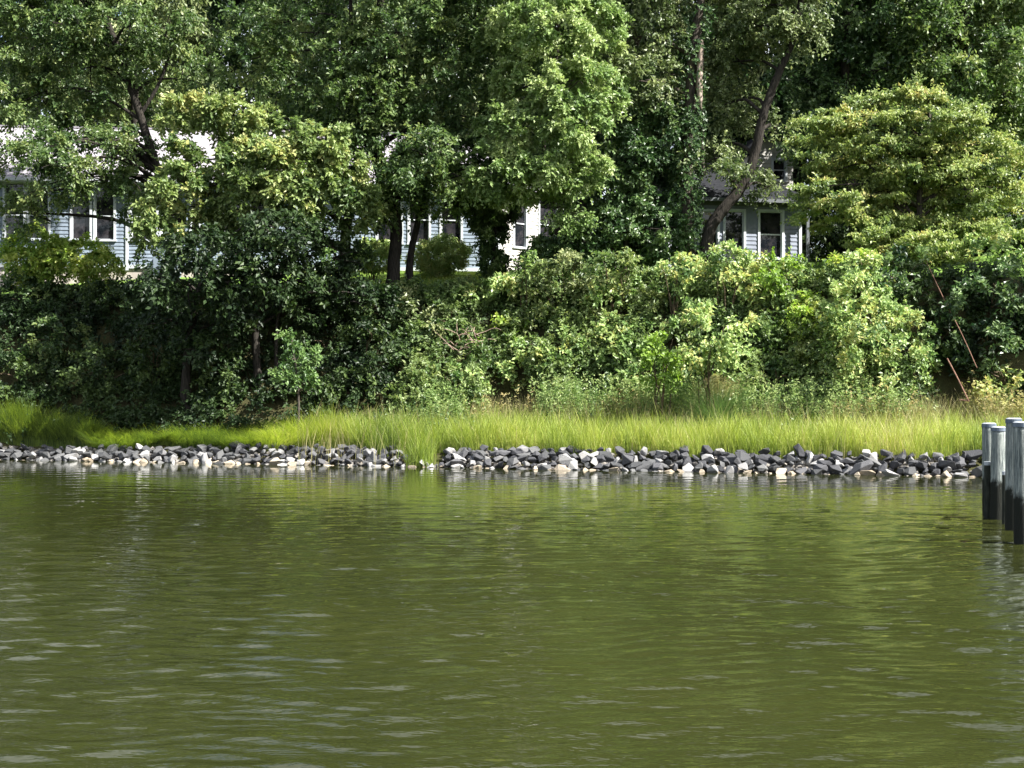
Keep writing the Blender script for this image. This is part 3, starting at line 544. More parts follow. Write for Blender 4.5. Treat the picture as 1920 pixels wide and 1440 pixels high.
SH = [  # label, px, py, rx, ry, leaf kind, options
 ('wild shrub with pale yellow leaves under the lawn edge, below the round hedges', 862, 568, 66, 28, 'bush', {}),
 ('low shrub spilling below the lawn edge right of the bare twin trunks', 795, 585, 45, 36, 'olive', {}),
 ('bank shrub directly below the house corner, above the yellow one', 950, 560, 65, 34, 'bush', {}),
 ('small bank shrub just above the dead brown branches', 850, 610, 60, 32, 'olive', {}),
 ('yellow tinted shrub mid bank, right of the dead brown branches', 945, 645, 58, 42, 'lime', {'tvar': .3}),
 ('leafy shrub hanging over the left edge of the dark hollow', 865, 720, 45, 44, 'bush', {}),
 ('shrub of arching stems at the left edge of the sunlit bank, touching the grass', 815, 745, 34, 42, 'locust', {}),
 ('wide shrub roofing the dark hollow in mid bank', 1050, 660, 85, 34, 'bush', {}),
 ('shrub hanging in the middle of the dark hollow', 975, 690, 42, 28, 'bush', {}),
 ('darker green shrub on the upper bank below the sunlit bay', 1040, 560, 75, 42, 'oak', {'tint': .8}),
 ('upright shrub on the upper bank below the holly', 1155, 560, 70, 50, 'bush', {}),
 ('shrub mid bank right of the one roofing the hollow', 1170, 650, 66, 48, 'bush', {}),
 ('shrub with whitish seed heads above the tall weeds', 1210, 720, 50, 36, 'locust', {'tint': .7}),
 ('shrub at the top of the bank under the ivy clad trunk', 1250, 535, 50, 34, 'dark', {'tint': .8}),
 ('rounded bright shrub just left under the cottage windows', 1330, 525, 60, 42, 'bush', {'leaf': .14}),
 ('rounded bright shrub right under the cottage corner', 1430, 535, 66, 46, 'bush', {'leaf': .14}),
 ('shrub mid bank below the cottage windows', 1300, 620, 62, 50, 'bush', {}),
 ('shrub with creeper mid bank above the plumed grass clump', 1400, 640, 62, 46, 'bush', {'tint': .7}),
 ('yellow tipped shrub leaning between the two cottage shrubs and the mound', 1500, 590, 38, 50, 'lime', {}),
 ('pale shrub low on the bank right of the plumed grass clump', 1450, 720, 46, 44, 'locust', {'tint': .7}),
 ('small dark shrub at the grass edge left of the mound', 1520, 755, 32, 32, 'oak', {}),
 ('yellow green sumac shrub topping the mound by the cottage corner', 1590, 515, 70, 38, 'lime', {'leaf': .17, 'width': .4}),
 ('low bright shrub at the foot of the mound, its right side', 1690, 755, 56, 30, 'bush', {}),
 ('low mixed shrub at the grass edge in front of the tallest mound', 1590, 720, 42, 40, 'bush', {}),
 ('shrub at the right edge of the photo above the pilings, pale and dry topped', 1890, 720, 50, 34, 'dogwood', {'tint': .8}),
 ('fresh green low shrub beside the pilings at the right edge', 1875, 765, 38, 26, 'bush', {}),
 ('bushy shrub with light top at the far right, level with the cottage', 1870, 480, 70, 40, 'bush', {'tint': .6, 'd': 51.5}),
 ('dark shrub in shade at far right behind the thin cable', 1860, 570, 80, 60, 'dark', {}),
 ('dark shrub in shade below the dogwood, left of the cable', 1700, 520, 60, 50, 'dark', {}),
 ('ivy heaped shrub in shade at the right, low beside the rusty pole', 1860, 650, 60, 46, 'dark', {}),
 ('dark low shrub behind the rusty pole', 1770, 640, 40, 50, 'shade', {}),
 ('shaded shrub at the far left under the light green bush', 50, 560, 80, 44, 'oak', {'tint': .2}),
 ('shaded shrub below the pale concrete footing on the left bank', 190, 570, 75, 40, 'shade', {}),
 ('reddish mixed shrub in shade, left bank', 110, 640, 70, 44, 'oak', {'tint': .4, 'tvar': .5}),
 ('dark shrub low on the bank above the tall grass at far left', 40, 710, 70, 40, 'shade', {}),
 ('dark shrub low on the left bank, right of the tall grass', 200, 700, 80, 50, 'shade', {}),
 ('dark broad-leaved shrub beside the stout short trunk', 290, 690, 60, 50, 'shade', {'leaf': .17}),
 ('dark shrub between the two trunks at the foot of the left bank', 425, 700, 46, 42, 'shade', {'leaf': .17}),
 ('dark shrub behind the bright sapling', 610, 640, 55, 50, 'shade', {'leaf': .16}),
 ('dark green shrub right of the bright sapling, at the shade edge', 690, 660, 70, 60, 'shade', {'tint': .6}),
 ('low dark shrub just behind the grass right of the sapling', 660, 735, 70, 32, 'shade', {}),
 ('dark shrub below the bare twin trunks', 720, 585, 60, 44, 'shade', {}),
 ('tall shrub at the top of the bank hiding the foot of the cottage door', 1365, 505, 50, 40, 'bush', {'d': 51.8}),
 ('top shrub under the large cottage window', 1450, 510, 46, 34, 'lime', {'d': 51.4, 'tint': .3}),
 ('highest shrub of the sunlit bank, just right of the cottage corner', 1625, 500, 44, 34, 'bush', {'d': 50.2}),
 ('top shrub between the holly and the leaning trunk', 1270, 510, 44, 32, 'bush', {'d': 52.6}),
 ('loose shrub on the bank top below the young forked tree', 1065, 510, 60, 30, 'olive', {'d': 54.2}),
 ('pointed shrub on the bank top left of the young forked tree', 985, 515, 38, 26, 'bush', {'d': 54.6}),
 ('dark shrub on the bank top below the holly', 1160, 505, 56, 30, 'oak', {'d': 53.8}),
 ('bright shrub bulging low from the bank above the plumed clump', 1330, 665, 50, 36, 'bush', {'d': 48.0, 'more': ((0, -45, 46, 40),)}),
 ('bright low bulging shrub right of the tall weeds', 1240, 690, 40, 30, 'lime', {'d': 48.4, 'tint': .2, 'more': ((0, -35, 42, 34),)}),
 ('shrub with lit top right of the yellow green maple trunk', 620, 500, 46, 34, 'bush', {'tint': .4}),
]
for (lb, px, py, rx, ry, lf, kw) in SH:
    shrub('bank_shrub', lb, px, py, rx, ry, lf, 'wild shrubs covering the bank', **kw)
shrub('mound_shrub', 'largest shrub mound, steep sided and vine covered, at the right of the sunlit bank', 1640, 640, 100, 95, 'bush', more=((40, 40, 80, 70), (-30, -70, 70, 50), (70, 80, 50, 40), (-60, 30, 50, 60)), clr=.4, leaf=.14, group=None)
shrub('lilac_shrub', 'light green rounded shrub against the pale blue wall at far left', 75, 475, 55, 40, 'lime', d=59.0, dens=1.3, shell=.65, more=((70, 5, 60, 34), (110, 25, 35, 25), (-30, 20, 40, 25)), tint=.7, clr=.36)
for px, rx, ry, lb in ((700, 38, 26, 'clipped round hedge behind the bare twin trunks, the smaller of two'), (822, 50, 30, 'clipped round hedge under the house windows, the larger of two')):
    shrub('round_hedge', lb, px, 480, rx, ry, 'bush', 'clipped hedges on the lawn', d=61.5, clr=.26, leaf=.10, nspray=12, nl=8, tint=.75, tvar=.2, shell=.75, dens=1.6, cat='hedge', droop=.1, more=((rx * .2, 2, rx * .8, ry * .85),))
shrub('foundation_shrub', 'loose dark shrub below the sunlit bay wall', 1015, 490, 46, 24, 'oak', d=60.5, more=((60, 0, 50, 22),), tint=.7)
for px, py, d, lb in ((1560, 500, 62, 'dark shrub below the dogwood, close to the cottage corner'), (1680, 490, 60.5, 'dark shrub behind the dogwood trunk'), (1790, 480, 59.5, 'dark shrub right of the dogwood trunk, behind it'), (1920, 470, 59, 'dark shrub behind the light topped one at the right edge'),
                      (1620, 430, 65, 'tall dark shrub farther behind the dogwood, left of its trunk'), (1110, 470, 64, 'dark shrub between the two houses, beside the sunlit bay'), (1220, 480, 62, 'dark shrub between the two houses, near the ivy clad trunk'), (1820, 420, 63, 'tall dark shrub farther behind the dogwood, right of its trunk')):
    shrub('woodland_shrub', lb, px, py, 90, 60, 'shade', 'dark shrubs behind the lawn trees', d=d, clr=.5, leaf=.2, more=((40, 10, 70, 50), (-50, -10, 60, 50), (0, -40, 80, 60)))
# ------------------------------------------------------------------ undergrowth over the bank (stuff)
def undergrowth():  # leaf colour carries the shade: darkest on both shaded banks, medium in shrub gaps
    for nm, x0, x1, n, lf, lab in (('undergrowth', -26, -3.6, 3000, 'shade', 'tangled creeper covering the left bank, its shade put into the dark leaf colour'), ('undergrowth', -4.4, 13.2, 3600, 'oak', 'green tangled creeper covering the sunlit bank between the shrubs'), ('undergrowth', 12.6, 21, 1100, 'shade', 'ivy covering the bank right of the mound, its shade put into the leaf colour')):
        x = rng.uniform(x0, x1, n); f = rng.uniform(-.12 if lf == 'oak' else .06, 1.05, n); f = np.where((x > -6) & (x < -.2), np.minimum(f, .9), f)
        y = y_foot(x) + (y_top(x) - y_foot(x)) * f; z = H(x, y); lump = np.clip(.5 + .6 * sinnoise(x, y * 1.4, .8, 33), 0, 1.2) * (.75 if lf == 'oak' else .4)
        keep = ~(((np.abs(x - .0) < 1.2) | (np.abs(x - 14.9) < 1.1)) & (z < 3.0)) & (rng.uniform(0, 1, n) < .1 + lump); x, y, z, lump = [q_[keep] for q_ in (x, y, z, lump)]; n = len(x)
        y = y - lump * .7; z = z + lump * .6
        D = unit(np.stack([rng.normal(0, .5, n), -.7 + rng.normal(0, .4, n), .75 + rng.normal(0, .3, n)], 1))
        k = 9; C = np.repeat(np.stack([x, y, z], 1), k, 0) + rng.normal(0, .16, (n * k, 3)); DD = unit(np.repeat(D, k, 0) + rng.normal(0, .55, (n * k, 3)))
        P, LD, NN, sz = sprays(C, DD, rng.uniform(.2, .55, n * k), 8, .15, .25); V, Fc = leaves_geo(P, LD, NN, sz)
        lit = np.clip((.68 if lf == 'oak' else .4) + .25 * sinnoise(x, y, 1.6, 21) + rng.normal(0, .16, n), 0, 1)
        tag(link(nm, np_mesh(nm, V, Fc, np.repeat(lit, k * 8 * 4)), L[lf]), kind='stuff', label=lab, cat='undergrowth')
undergrowth()

# ------------------------------------------------------------------ grass blades
def blades(x, y, z, h, w_, lean, ld, tint, seg=3, bend=1.0):
    n = len(x); an = ld; D = np.stack([np.cos(an), np.sin(an), 0 * an], 1); s = np.linspace(0, 1, seg + 1)
    wd = rng.uniform(0, 6.28, n); W = np.stack([np.cos(wd), np.sin(wd) * .3, 0 * wd], 1)
    B = np.stack([x, y, z], 1)[:, None]; P = B + D[:, None] * (lean * h)[:, None, None] * (s ** (1 + bend))[None, :, None]
    P = P + np.array([0, 0, 1.]) * (h[:, None] * (s - .45 * (lean ** 2)[:, None] * s ** 2.2))[..., None]
    ww = w_[:, None] * (1 - .85 * s[None]); Lf = P - W[:, None] * ww[..., None]; Rt = P + W[:, None] * ww[..., None]
    V = np.stack([Lf, Rt], 2).reshape(n, -1, 3); m = 2 * (seg + 1); b = (np.arange(n) * m)[:, None]
    Fc = np.concatenate([b + [2 * i, 2 * i + 1, 2 * i + 3, 2 * i + 2] for i in range(seg)], 0)
    return V.reshape(-1, 3), Fc, np.repeat(tint, m)
def marsh():
    n = 95000; x = rng.uniform(-25, 21, n); ys, yf = y_shore(x), y_foot(x)
    f = rng.uniform(0, 1, n) ** 1.5; y0 = ys + .95 + .25 * sinnoise(x, x * 0, 1.6, 4); y = y0 + f * np.maximum(yf + .3 - y0, .3)
    px = 960 + x / y * F
    gap = np.exp(-((px - 792) / 17) ** 2); y = np.where(rng.uniform(0, 1, n) < gap * .75, ys + rng.uniform(-.1, 1.0, n), y)
    z = H(x, y)
    hh = np.interp(px, [0, 90, 160, 200, 330, 450, 560, 620, 780, 1000, 1850], [1.5, 1.7, 1.3, .85, .85, .9, 1.15, 1.45, 1.45, 1.35, 1.35])
    h = .88 * hh * (.72 + .13 * sinnoise(x, y, .9, 8) + .2 * sinnoise(x, y, .25, 18) + rng.normal(0, .17, n)); h = np.maximum(h, .25)
    ln = np.interp(px, [0, 150, 200, 450, 520, 620, 1900], [.45, .5, 1.0, .95, .8, .4, .28]); clump = sinnoise(x, y, .55, 12)
    lean = np.clip(ln * (.7 + .5 * np.abs(clump)) + rng.normal(0, .12, n), .05, 1.15)
    ld = -1.57 + 1.5 * clump + rng.normal(0, .6, n); ld = np.where(px > 640, rng.uniform(0, 6.28, n), ld)
    t = np.clip(np.interp(px, [0, 420, 520, 640, 1100, 1900], [.12, .2, .42, .4, .5, .58]) + .2 * sinnoise(x, y, 2.5, 17) + .15 * sinnoise(x, y, .5, 27) + rng.normal(0, .16, n), 0, 1)  # lower tint at the left end paints the shade there into the blades
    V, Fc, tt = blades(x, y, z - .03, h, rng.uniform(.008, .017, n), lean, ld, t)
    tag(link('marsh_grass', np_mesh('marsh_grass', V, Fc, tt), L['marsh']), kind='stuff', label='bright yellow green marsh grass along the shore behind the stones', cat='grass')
    # dry brown grass and seed stalks at the back of the marsh
    n = 4900; px = np.concatenate([rng.uniform(560, 1900, 1200), rng.uniform(1130, 1330, 900), rng.uniform(1560, 1900, 1500), rng.uniform(880, 1110, 500), rng.uniform(1060, 1500, 800)])
    ybase = 47 / (1 + .000125 * (px - 960)) ; x0 = (px - 960) / F * 47.5; y = y_foot(x0) - rng.uniform(-.3, .7, n); y[:1200] -= rng.uniform(0, 2.4, 1200); x = (px - 960) / F * y
    V, Fc, tt = blades(x, y, H(x, y) - .03, rng.uniform(1.2, 1.8, n), rng.uniform(.006, .012, n), rng.uniform(.1, .5, n), rng.uniform(0, 6.28, n), rng.uniform(.3, 1, n))
    tag(link('dry_grass', np_mesh('dry_grass', V, Fc, tt), L['straw']), kind='stuff', label='dry straw coloured grass at the back of the marsh strip', cat='grass')
    # tall leafy weeds (goldenrod) at the foot of the bank
    def weeds(pxs, hs, leaf, label, name, up=.0):
        n = len(pxs); x0 = (pxs - 960) / F * 47.5; y = y_foot(x0) - rng.uniform(-.5, .6, n); x = (pxs - 960) / F * y
        C = np.stack([x, y, H(x, y)], 1); D = unit(np.stack([rng.normal(0, .13, n), rng.normal(0, .13, n), np.ones(n)], 1)); nl = 30
        P, LD, NN, sz = sprays(C, D, hs, nl, .12, .05, .8); V, Fc = leaves_geo(P, LD, NN, sz, .36)
        V2, F2, t2 = blades(x, y, C[:, 2], hs, np.full(n, .008), np.full(n, .1), rng.uniform(0, 6, n), np.full(n, .2))
        F2 = np.concatenate([F2[:, [0, 1, 2]], F2[:, [0, 2, 3]]])
        t = np.clip(.4 + rng.normal(0, .25, n).repeat(nl * 4) + np.tile(np.linspace(-.1, .35, nl).repeat(4), n), 0, 1)
        tag(link(name, np_mesh(name, np.concatenate([V, V2]), np.concatenate([Fc, F2 + len(V)]), np.concatenate([t, t2])), L[leaf]), kind='stuff', label=label, cat='weeds')
    p1 = np.concatenate([rng.uniform(1010, 1300, 520), rng.uniform(1380, 1700, 320), rng.uniform(790, 870, 50)]); weeds(p1, rng.uniform(1.3, 2.4, len(p1)), 'locust', 'tall upright weeds between the marsh grass and the bank shrubs', 'tall_weeds')
    p2 = np.concatenate([rng.uniform(880, 1010, 30), rng.uniform(1130, 1200, 60), rng.uniform(1560, 1720, 80), rng.uniform(1820, 1930, 120)]); weeds(p2, rng.uniform(1.2, 1.9, len(p2)), 'straw', 'yellow and rust coloured weeds gone to seed along the back of the marsh', 'seeding_weeds')
    # lawn tufts along the visible edge
    n = 16000; x = rng.uniform(-8, 6, n); y = y_top(x) + rng.uniform(-.3, 7, n); V, Fc, tt = blades(x, y, H(x, y) + .01, rng.uniform(.06, .16, n), np.full(n, .01), rng.uniform(.1, .5, n), rng.uniform(0, 6.28, n), rng.uniform(.1, .9, n), seg=2)
    tag(link('lawn_grass', np_mesh('lawn_grass', V, Fc, tt), L['marsh']), kind='stuff', label='short mown grass blades on the lawn above the bank', cat='grass')
marsh()
def plume_clump():
    c = hit(1345, 788); c[1] -= 1.3; c[0] = (1345 - 960) / F * c[1]; g = float(H(c[0], c[1])); root = empty('plumed_grass_clump', (c[0], c[1], g))
    tag(root, 'round fountain shaped clump of fine grass with tan plumes at the foot of the bank', 'ornamental grass'); n = 2600
    r = rng.uniform(0, .35, n); an = rng.uniform(0, 6.28, n); x, y = r * np.cos(an), r * np.sin(an)
    V, Fc, tt = blades(x, y, 0 * x, rng.uniform(1.0, 2.4, n), rng.uniform(.008, .014, n), r * 1.6 + rng.uniform(0, .55, n), an + rng.normal(0, .3, n), rng.uniform(0, .5, n), seg=4)
    link('blades', np_mesh('blades', V, Fc, tt), L['locust'], root)
    n = 420; r = rng.uniform(0, .3, n); an = rng.uniform(0, 6.28, n); D = unit(np.stack([np.cos(an) * r * 1.7, np.sin(an) * r * 1.7, np.ones(n)], 1))
    B = D * rng.uniform(1.6, 2.1, (n, 1)); P, LD, NN, sz = sprays(B, D, np.full(n, .35), 10, .05, .1, .8); V, Fc = leaves_geo(P, LD, NN, sz, .3)
    link('plumes', np_mesh('plumes', V, Fc, rng.uniform(0, .8, n).repeat(40)), L['straw'], root)
plume_clump()
def dead_branches():
    c = hit(885, 650); root = empty('dead_branch', c); tag(root, 'tangle of bare brown dead branches caught in the shrubs above the dark hollow', 'dead branch'); T = Tubes(); off = c
    for i in range(26):
        a = px2(rng.uniform(850, 910), rng.uniform(620, 670), c[1] - rng.uniform(.7, 1.2)); b = a + np.array([rng.normal(0, .5), rng.normal(0, .1), rng.normal(.15, .3)])
        T.add(limb_path(a, b, .1), np.linspace(.022, .008, 4), 5, .1, i)
    link('twig', T.mesh('twig', off), barkmat('dead_wood', (.16, .11, .08), (.34, .26, .21)), root)
dead_branches()

# ------------------------------------------------------------------ riprap stones
def rockmat(name, lo, hi, tide=True):
    m, t, b = mat(name, .9, .2); oi = N(t, 'ObjectInfo'); v = coord(t); n = noise(t, 7, 6, v, .7)
    ad = N(t, 'Math', operation='MULTIPLY_ADD'); t.links.new(oi.outputs['Random'], ad.inputs[0]); ad.inputs[1].default_value = .55
    sc = N(t, 'Math', operation='MULTIPLY'); sc.inputs[1].default_value = .45; t.links.new(n, sc.inputs[0]); t.links.new(sc.outputs[0], ad.inputs[2])
    col = ramp(t, ad.outputs[0], [(.12, lo), (.5, tuple((a + b_) / 2 for a, b_ in zip(lo, hi))), (.85, hi)])
    t.links.new(col, b.inputs['Base Color']); bump(t, b, noise(t, 14, 5, v), .7, .03); return m
RM = {'pale': rockmat('pale_stone', (.14, .14, .145), (.38, .37, .355)), 'dark': rockmat('dark_stone', (.032, .033, .038), (.10, .10, .106)),
      'tan': rockmat('tan_stone', (.22, .18, .13), (.44, .38, .30)), 'shade_grey': rockmat('shade_grey_stone', (.04, .042, .046), (.13, .13, .13))}
def rock_mesh(seed, kind):
    r = random.Random(seed); bm = bmesh.new()
    for _ in range(12):
        v = Vector((r.gauss(0, 1), r.gauss(0, 1), r.gauss(0, 1))).normalized() * r.uniform(.8, 1.08); bm.verts.new((v.x, v.y * .85, v.z * .62))
    bmesh.ops.convex_hull(bm, input=bm.verts); bmesh.ops.delete(bm, geom=[v for v in bm.verts if not v.link_faces], context='VERTS')
    bmesh.ops.dissolve_limit(bm, angle_limit=R(22), verts=bm.verts, edges=bm.edges)
    bmesh.ops.bevel(bm, geom=bm.edges[:], offset=.035, segments=1, affect='EDGES')
    me = bpy.data.meshes.new('stone'); bm.to_mesh(me); bm.free(); me.materials.append(RM[kind]); return me
RK = {k: [rock_mesh(i * 7 + j * 101, k) for i in range(9)] for j, k in enumerate(RM)}
def riprap():
    r = random.Random(3); put = []; spec = []
    for ri, (t, zz, sz) in enumerate([(-.14, -.03, .20), (.08, .13, .205), (.3, .28, .205), (.54, .43, .20), (.8, .57, .19)]):
        x = -20.6
        while x < 16.6:
            ys = y_shore(x); px = 960 + x / ys * F
            hgt = np.interp(px, [-50, 0, 350, 420, 640, 700, 765, 785, 795, 808, 840, 900, 1900], [3, 3.2, 3.4, 4.2, 5, 5, 2.6, 1, 1, 1, 4, 5, 5])
            if ri < hgt + r.uniform(-.4, .4):
                s = sz * r.choice((.7, .85, 1, 1, 1.2, 1.45)) * (.72 if 735 < px < 840 else 1); q = r.random()
                kind = 'tan' if ri == 0 and q < .5 else 'shade_grey' if px < 400 and q < .8 else 'dark' if q < .50 else 'shade_grey' if q < .76 else 'pale'  # most stones far left take the grey: their shade is put into the colour
                spec.append((s, ri, px, kind, r.randrange(9), (x + r.uniform(-.07, .07), ys + t + r.uniform(-.08, .08), zz + r.uniform(-.05, .06)),
                             (s * r.uniform(.85, 1.6), s * r.uniform(.9, 1.1), s * r.uniform(.75, 1.4)), (r.uniform(-.6, .6), r.uniform(-.6, .6), r.uniform(0, 6.28))))
            x += r.uniform(.24, .42)
    spec.sort(key=lambda q: -q[0]); big = [q for q in spec if -8 < q[2] < 1930][:298]; ids = set(map(id, big)); rest = [q for q in spec if id(q) not in ids]
    for s, ri, px, kind, k, lo, sc, ro in big:
        o = bpy.data.objects.new('stone', RK[kind][k]); COL.objects.link(o); o.location = lo; o.scale = sc; o.rotation_euler = ro; put.append((ri, px, kind, o))
    bm = bmesh.new(); names = list(RM)
    for s, ri, px, kind, k, lo, sc, ro in rest:
        n0, f0 = len(bm.verts), len(bm.faces); bm.from_mesh(RK[kind][k]); bm.verts.ensure_lookup_table(); bm.faces.ensure_lookup_table()
        for f in bm.faces[f0:]: f.material_index = names.index(kind)
        from mathutils import Euler
        bmesh.ops.transform(bm, matrix=Matrix.Translation(lo) @ Euler(ro).to_matrix().to_4x4() @ Matrix.Diagonal((*sc, 1)), verts=bm.verts[n0:])
    me = bpy.data.meshes.new('small_stones'); bm.to_mesh(me); bm.free()
    for k_ in names: me.materials.append(RM[k_])
    tag(link('small_stones', me), kind='stuff', label='smaller riprap stones packed between and above the larger ones', cat='stones'); cnt = len(spec)
    kn = {'tan': 'tan', 'dark': 'dark slate', 'pale': 'pale grey', 'shade_grey': 'mid grey'}
    nth = lambda q: f"{q}{'th' if q % 100 in (11, 12, 13) else {1: 'st', 2: 'nd', 3: 'rd'}.get(q % 10, 'th')}"
    for ri in range(5):
        P = ('at the waterline', 'in the second course up', 'in the third course up', 'in the fourth course up', 'on the crest')[ri]
        for sel, wh in ((lambda p: p < 790, 'left of the grassy gap'), (lambda p: 790 <= p < 1320, 'right of the grassy gap'), (lambda p: p >= 1320, 'left of the pilings')):
            row = [(p, k_, o) for (q_, p, k_, o) in put if q_ == ri and sel(p)]; row.sort(key=lambda z_: z_[0], reverse='left' in wh)
            for i_, (p, k_, o) in enumerate(row): tag(o, f'{kn[k_]} large stone {P}, {nth(i_ + 1)} {wh}', 'stone', 'riprap stones along the shore')
    return cnt
print('ROCKS', riprap())
def rubble():
    bmx = bmesh.new(); r = random.Random(9)
    src = [rock_mesh(500 + i, 'pale') for i in range(5)]
    for i in range(1500):
        x = r.uniform(-21, 17); ys = y_shore(x); px = 960 + x / ys * F; gap = 750 < px < 830; t = r.uniform(-.3, .9 if not gap else .2); z = (-.14 + (t + .3) * .55) if not gap else -.03 + t * .3
        if px < 350 and t > .7: continue
        s = r.uniform(.07, .17); n0 = len(bmx.verts); bmx.from_mesh(src[i % 5]); bmx.verts.ensure_lookup_table()
        M = Matrix.Translation((x, ys + t + .12, z)) @ Matrix.Rotation(r.uniform(0, 6), 4, 'Z') @ Matrix.Rotation(r.uniform(-.6, .6), 4, 'X') @ Matrix.Diagonal((s * 1.3, s, s * 1.2, 1))
        bmesh.ops.transform(bmx, matrix=M, verts=bmx.verts[n0:])
    me = bpy.data.meshes.new('rubble'); bmx.to_mesh(me); bmx.free()
    m, t, b = mat('rubble_stone', .9, .2); n = noise(t, 2.4, 3, coord(t), .8)
    t.links.new(ramp(t, n, [(.35, (.03, .03, .035)), (.5, (.11, .105, .1)), (.65, (.30, .27, .23))]), b.inputs['Base Color'])
    tag(link('rubble', me, m), kind='stuff', label='small broken stones wedged between the larger riprap stones', cat='rubble')
    # dark core of the stone bank so no ground shows through the joints
rubble()

# ------------------------------------------------------------------ pilings
def pilemat():
    m, t, b = mat('weathered_pile_wood', .85, .2); v = coord(t, (16, 16, 1.1)); n = noise(t, 2.2, 8, v, .75)
    wood = ramp(t, n, [(.34, (.04, .05, .052)), (.45, (.15, .175, .175)), (.57, (.30, .33, .31)), (.75, (.48, .50, .46))])
    g = N(t, 'NewGeometry'); sp = N(t, 'SeparateXYZ'); t.links.new(g.outputs['Position'], sp.inputs[0])
    n2 = noise(t, 3.5, 5, coord(t, (1, 1, .7))); ma = N(t, 'Math', operation='MULTIPLY_ADD'); t.links.new(n2, ma.inputs[0]); ma.inputs[1].default_value = -.75; t.links.new(sp.outputs['Z'], ma.inputs[2])
    st = N(t, 'MapRange'); st.inputs['From Min'].default_value = .33; st.inputs['From Max'].default_value = .42; t.links.new(ma.outputs[0], st.inputs['Value'])
    mx = N(t, 'Mix', data_type='RGBA'); t.links.new(st.outputs[0], mx.inputs['Factor']); mx.inputs['A'].default_value = (.016, .018, .014, 1); t.links.new(wood, mx.inputs['B'])
    t.links.new(mx.outputs['Result'], b.inputs['Base Color']); bump(t, b, n, 1, .04); return m
PILE = pilemat(); WET = barkmat('wet_pile_wood', (.012, .014, .012), (.05, .055, .045))
CAPM = paint('pile_cap_weathered', (.05, .07, .10), (.13, .16, .20), .7, 8); CAPT = paint('pile_cap_top', (.22, .24, .27), (.42, .45, .48), .8, 5)
def pile(px, base, top, rad, label, seed, short=False, lean=0.0):
    d = EYE * F / (base - HY); x = (px - 960) / F * d; zt = EYE + (HY - top) / F * d
    root = empty('mooring_piling' if not short else 'piling_stub', (x, d, 0)); tag(root, label, 'piling', None if short else 'timber pilings at the right edge')
    T = Tubes(); T.add([(0, 0, -2.2), (lean * .3, 0, 0), (lean, 0, zt * .6), (lean * 1.5, 0, zt - .05)], [rad * 1.06, rad * 1.03, rad, rad * .97], 22, .012, seed)
    link('post', T.mesh('post', np.zeros(3)), WET if short else PILE, root)
    bm = bmesh.new(); bmesh.ops.create_cone(bm, cap_ends=True, segments=24, radius1=rad * 1.05, radius2=rad * 1.02, depth=.07); bmesh.ops.translate(bm, verts=bm.verts, vec=(lean * 1.5, 0, zt - .03))
    cp = bm_obj('cap', bm, CAPM if not short else CAPT, root)
    if not short:
        bm = bmesh.new(); bmesh.ops.create_cone(bm, cap_ends=True, segments=24, radius1=rad * 1.0, radius2=rad * .8, depth=.018); bmesh.ops.translate(bm, verts=bm.verts, vec=(lean * 1.5, 0, zt + .015)); bm_obj('cap_top', bm, CAPT, cp)
    return root
pile(1856, 968, 795, .140, 'weathered piling standing farthest left of the group, partly hidden by a brighter one', 1, lean=-0.012)
pile(1870, 974, 802, .140, 'bright sunlit piling with pale streaks, second from the left of the group', 2, lean=0.015)
pile(1899, 995, 786, .140, 'tall greyish piling behind the one cut by the right edge of the photo', 3, lean=0.01)
pile(1919, 1020, 793, .150, 'nearest piling, dark topped and cut by the right edge of the photo', 4, lean=-0.014)
pile(1852, 972, 866, .075, 'short black wet piling stub with a pale top beside the leftmost piling', 5, True)
pile(1883, 982, 884, .045, 'thin black wet stake standing between the two pairs of pilings', 6, True)

# rusty pole and thin cable on the right of the bank
RUST = barkmat('rusty_iron', (.12, .06, .04), (.26, .16, .12), 14)
def bar(name, label, cat, pts, rad, m, extra=()):
    root = empty(name, pts[0]); tag(root, label, cat); off = np.array(pts[0]); T = Tubes(); T.add(pts, [rad] * len(pts), 8, .03); 
    o = link(name.split('_')[-1] if not extra else 'shaft', T.mesh('shaft', off), m, root)
    for nm, pp, ra in extra: T = Tubes(); T.add(pp, [ra] * len(pp), 7, .03); link(nm, T.mesh(nm, off), m, root)
d0 = 45.6
bar('rusty_pole', 'slanting rusty pole with a short foot bar in the dark gap beside the mound', 'pole', [px2(1776, 672, d0 + .9), px2(1797, 712, d0 + .5), px2(1816, 752, d0)], .024, RUST,
    (('foot_bar', [px2(1799, 750, d0 + .2), px2(1808, 751, d0 + .1), px2(1817, 752, d0)], .028),))
bar('stay_cable', 'thin reddish stay cable slanting down the shaded right side of the bank', 'cable', [px2(1737, 490, 50.5), px2(1770, 560, 49.2), px2(1803, 625, 48), px2(1832, 690, 46.6)], .014, RUST)

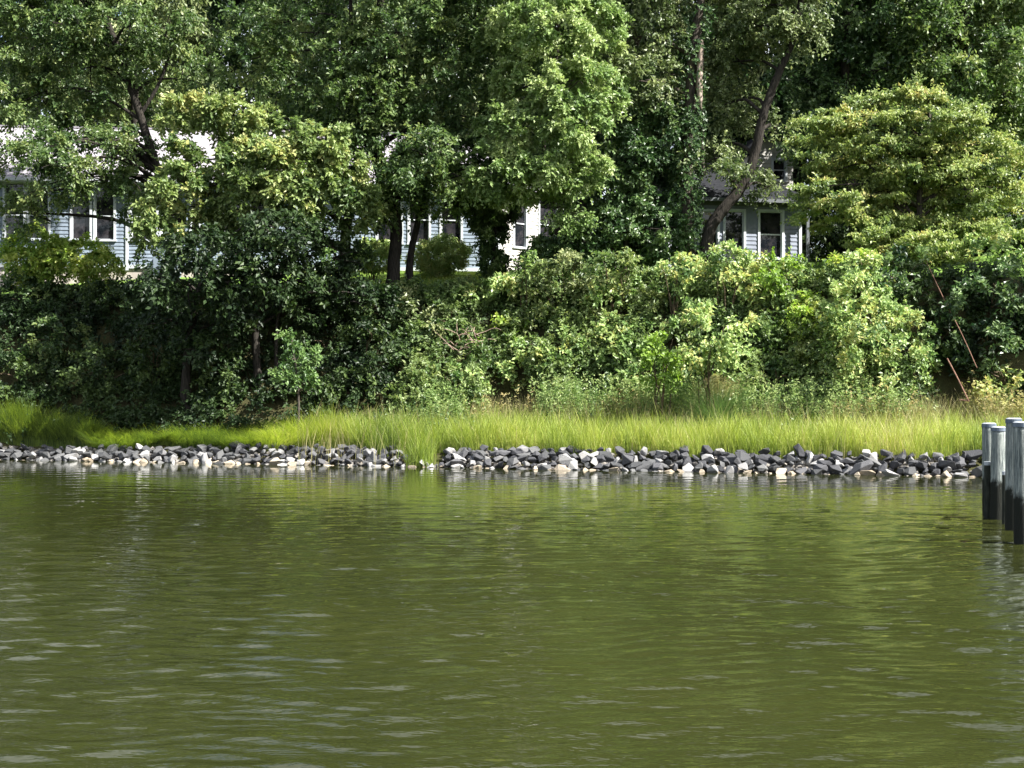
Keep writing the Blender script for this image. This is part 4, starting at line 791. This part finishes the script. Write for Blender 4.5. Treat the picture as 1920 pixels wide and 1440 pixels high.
# ------------------------------------------------------------------ trees behind the houses
def forest():
    protos = []
    for k, lf in enumerate(('dark', 'oak', 'olive')):
        root = empty('woodland_tree', (0, 0, 0)); T = Tubes(); T.add([(0, 0, -.4), (.2, 0, 4), (-.1, .2, 9), (.2, 0, 14), (0, 0, 18)], [.38, .28, .22, .14, .05], 9)
        lob = []
        for i in range(17):
            an = i * 2.4; zz = 3.2 + i * .92; rr = 3.6 * math.sin(min(1, (zz - 1.5) / 13) * 2.6 + .3) * rng.uniform(.6, 1); c = np.array([math.cos(an) * rr, math.sin(an) * rr, zz]); rs = rng.uniform(1.3, 2.1)
            lob.append((c, np.array([rs * 1.2, rs * 1.2, rs * .8]))); T.add(limb_path(np.array([0, 0, max(zz - 1.5, 2)]), c), np.linspace(.12, .02, 4), 6)
        lob.append((np.array([0, 0, 18.5]), np.array([1.8, 1.8, 1.6])))
        link('trunk', T.mesh('trunk', np.zeros(3)), BARK, root)
        V, Fc, t = foliage(lob, dens=.9, clr=.7, leaf=.24, nspray=10, nl=7, tint=.5, tvar=.3, shell=.4); link('crown', np_mesh('crown', V, Fc, t), L[lf], root); protos.append(root)
    spots = [(-130, 80, 0, 1.0, 'behind the left end of the pale roof, cut by the left edge'), (60, 76, 1, .95, 'behind the pale roof, second from the left edge'), (190, 84, 0, 1.15, 'farther back behind the pale roof, left of the first sky gap'), (255, 74, 2, .85, 'close behind the pale roof left of the sky gap'),
             (440, 82, 0, .84, 'under the sky gap, lower than its neighbours'), (545, 76, 1, .76, 'low behind the house roof under the second sky gap'), (720, 79, 0, 1.1, 'behind the tallest twin-stemmed tree'), (820, 74, 2, 1.0, 'behind the bare twin trunks and round hedges'),
             (960, 80, 0, 1.15, 'behind the sunlit house bay'), (1090, 75, 1, 1.05, 'behind the bright forked tree'), (1200, 78, 0, 1.15, 'behind the dark holly'), (1310, 73, 2, 1.05, 'behind the ivy clad trunk'),
             (1400, 77, 0, 1.2, 'behind the leaning trunk'), (1500, 70, 0, 1.05, 'behind the small chimney of the cottage'), (1610, 74, 1, 1.15, 'behind the dogwood, left side'), (1730, 69, 0, 1.0, 'dark, directly behind the dogwood'), (1850, 73, 0, 1.15, 'behind the right part of the dogwood'), (1990, 68, 1, 1.1, 'at the right edge behind the dogwood'),
             (340, 92, 2, .8, 'farthest off, seen small through the left sky gap'), (640, 90, 0, 1.0, 'farther back behind the house between the sky gap and the twin stems')]
    first = {}
    for px, d, k, sc, lb in spots:
        x = (px - 960) / F * d; src = protos[k]
        if k not in first: first[k] = 1; o = src
        else:
            o = src.copy(); COL.objects.link(o)
            for ch in src.children: cc = ch.copy(); COL.objects.link(cc); cc.parent = o
        o.location = (x, d, float(H(x, d)) - .1); o.scale = (sc * 1.12, sc * 1.12, sc * (1.75 if sc > .85 else 1.45)); o.rotation_euler = (0, 0, rng.uniform(0, 6.28))
        tag(o, 'tall woodland tree ' + lb, 'tree', 'woodland trees behind the houses')
    for x, d, k, sc, lb in ((21.0, 48.2, 0, .45, 'just outside the right edge of the photo, shading the right of the bank'),):
        src = protos[k]; o = src.copy(); COL.objects.link(o)
        for ch in src.children: cc = ch.copy(); COL.objects.link(cc); cc.parent = o
        o.location = (x, d, float(H(x, d)) - .1); o.scale = (sc,) * 3; tag(o, 'dark tree ' + lb, 'tree')
forest()
n = sum(len(o.data.polygons) for o in S.objects if o.type == 'MESH'); print('FACES', n)
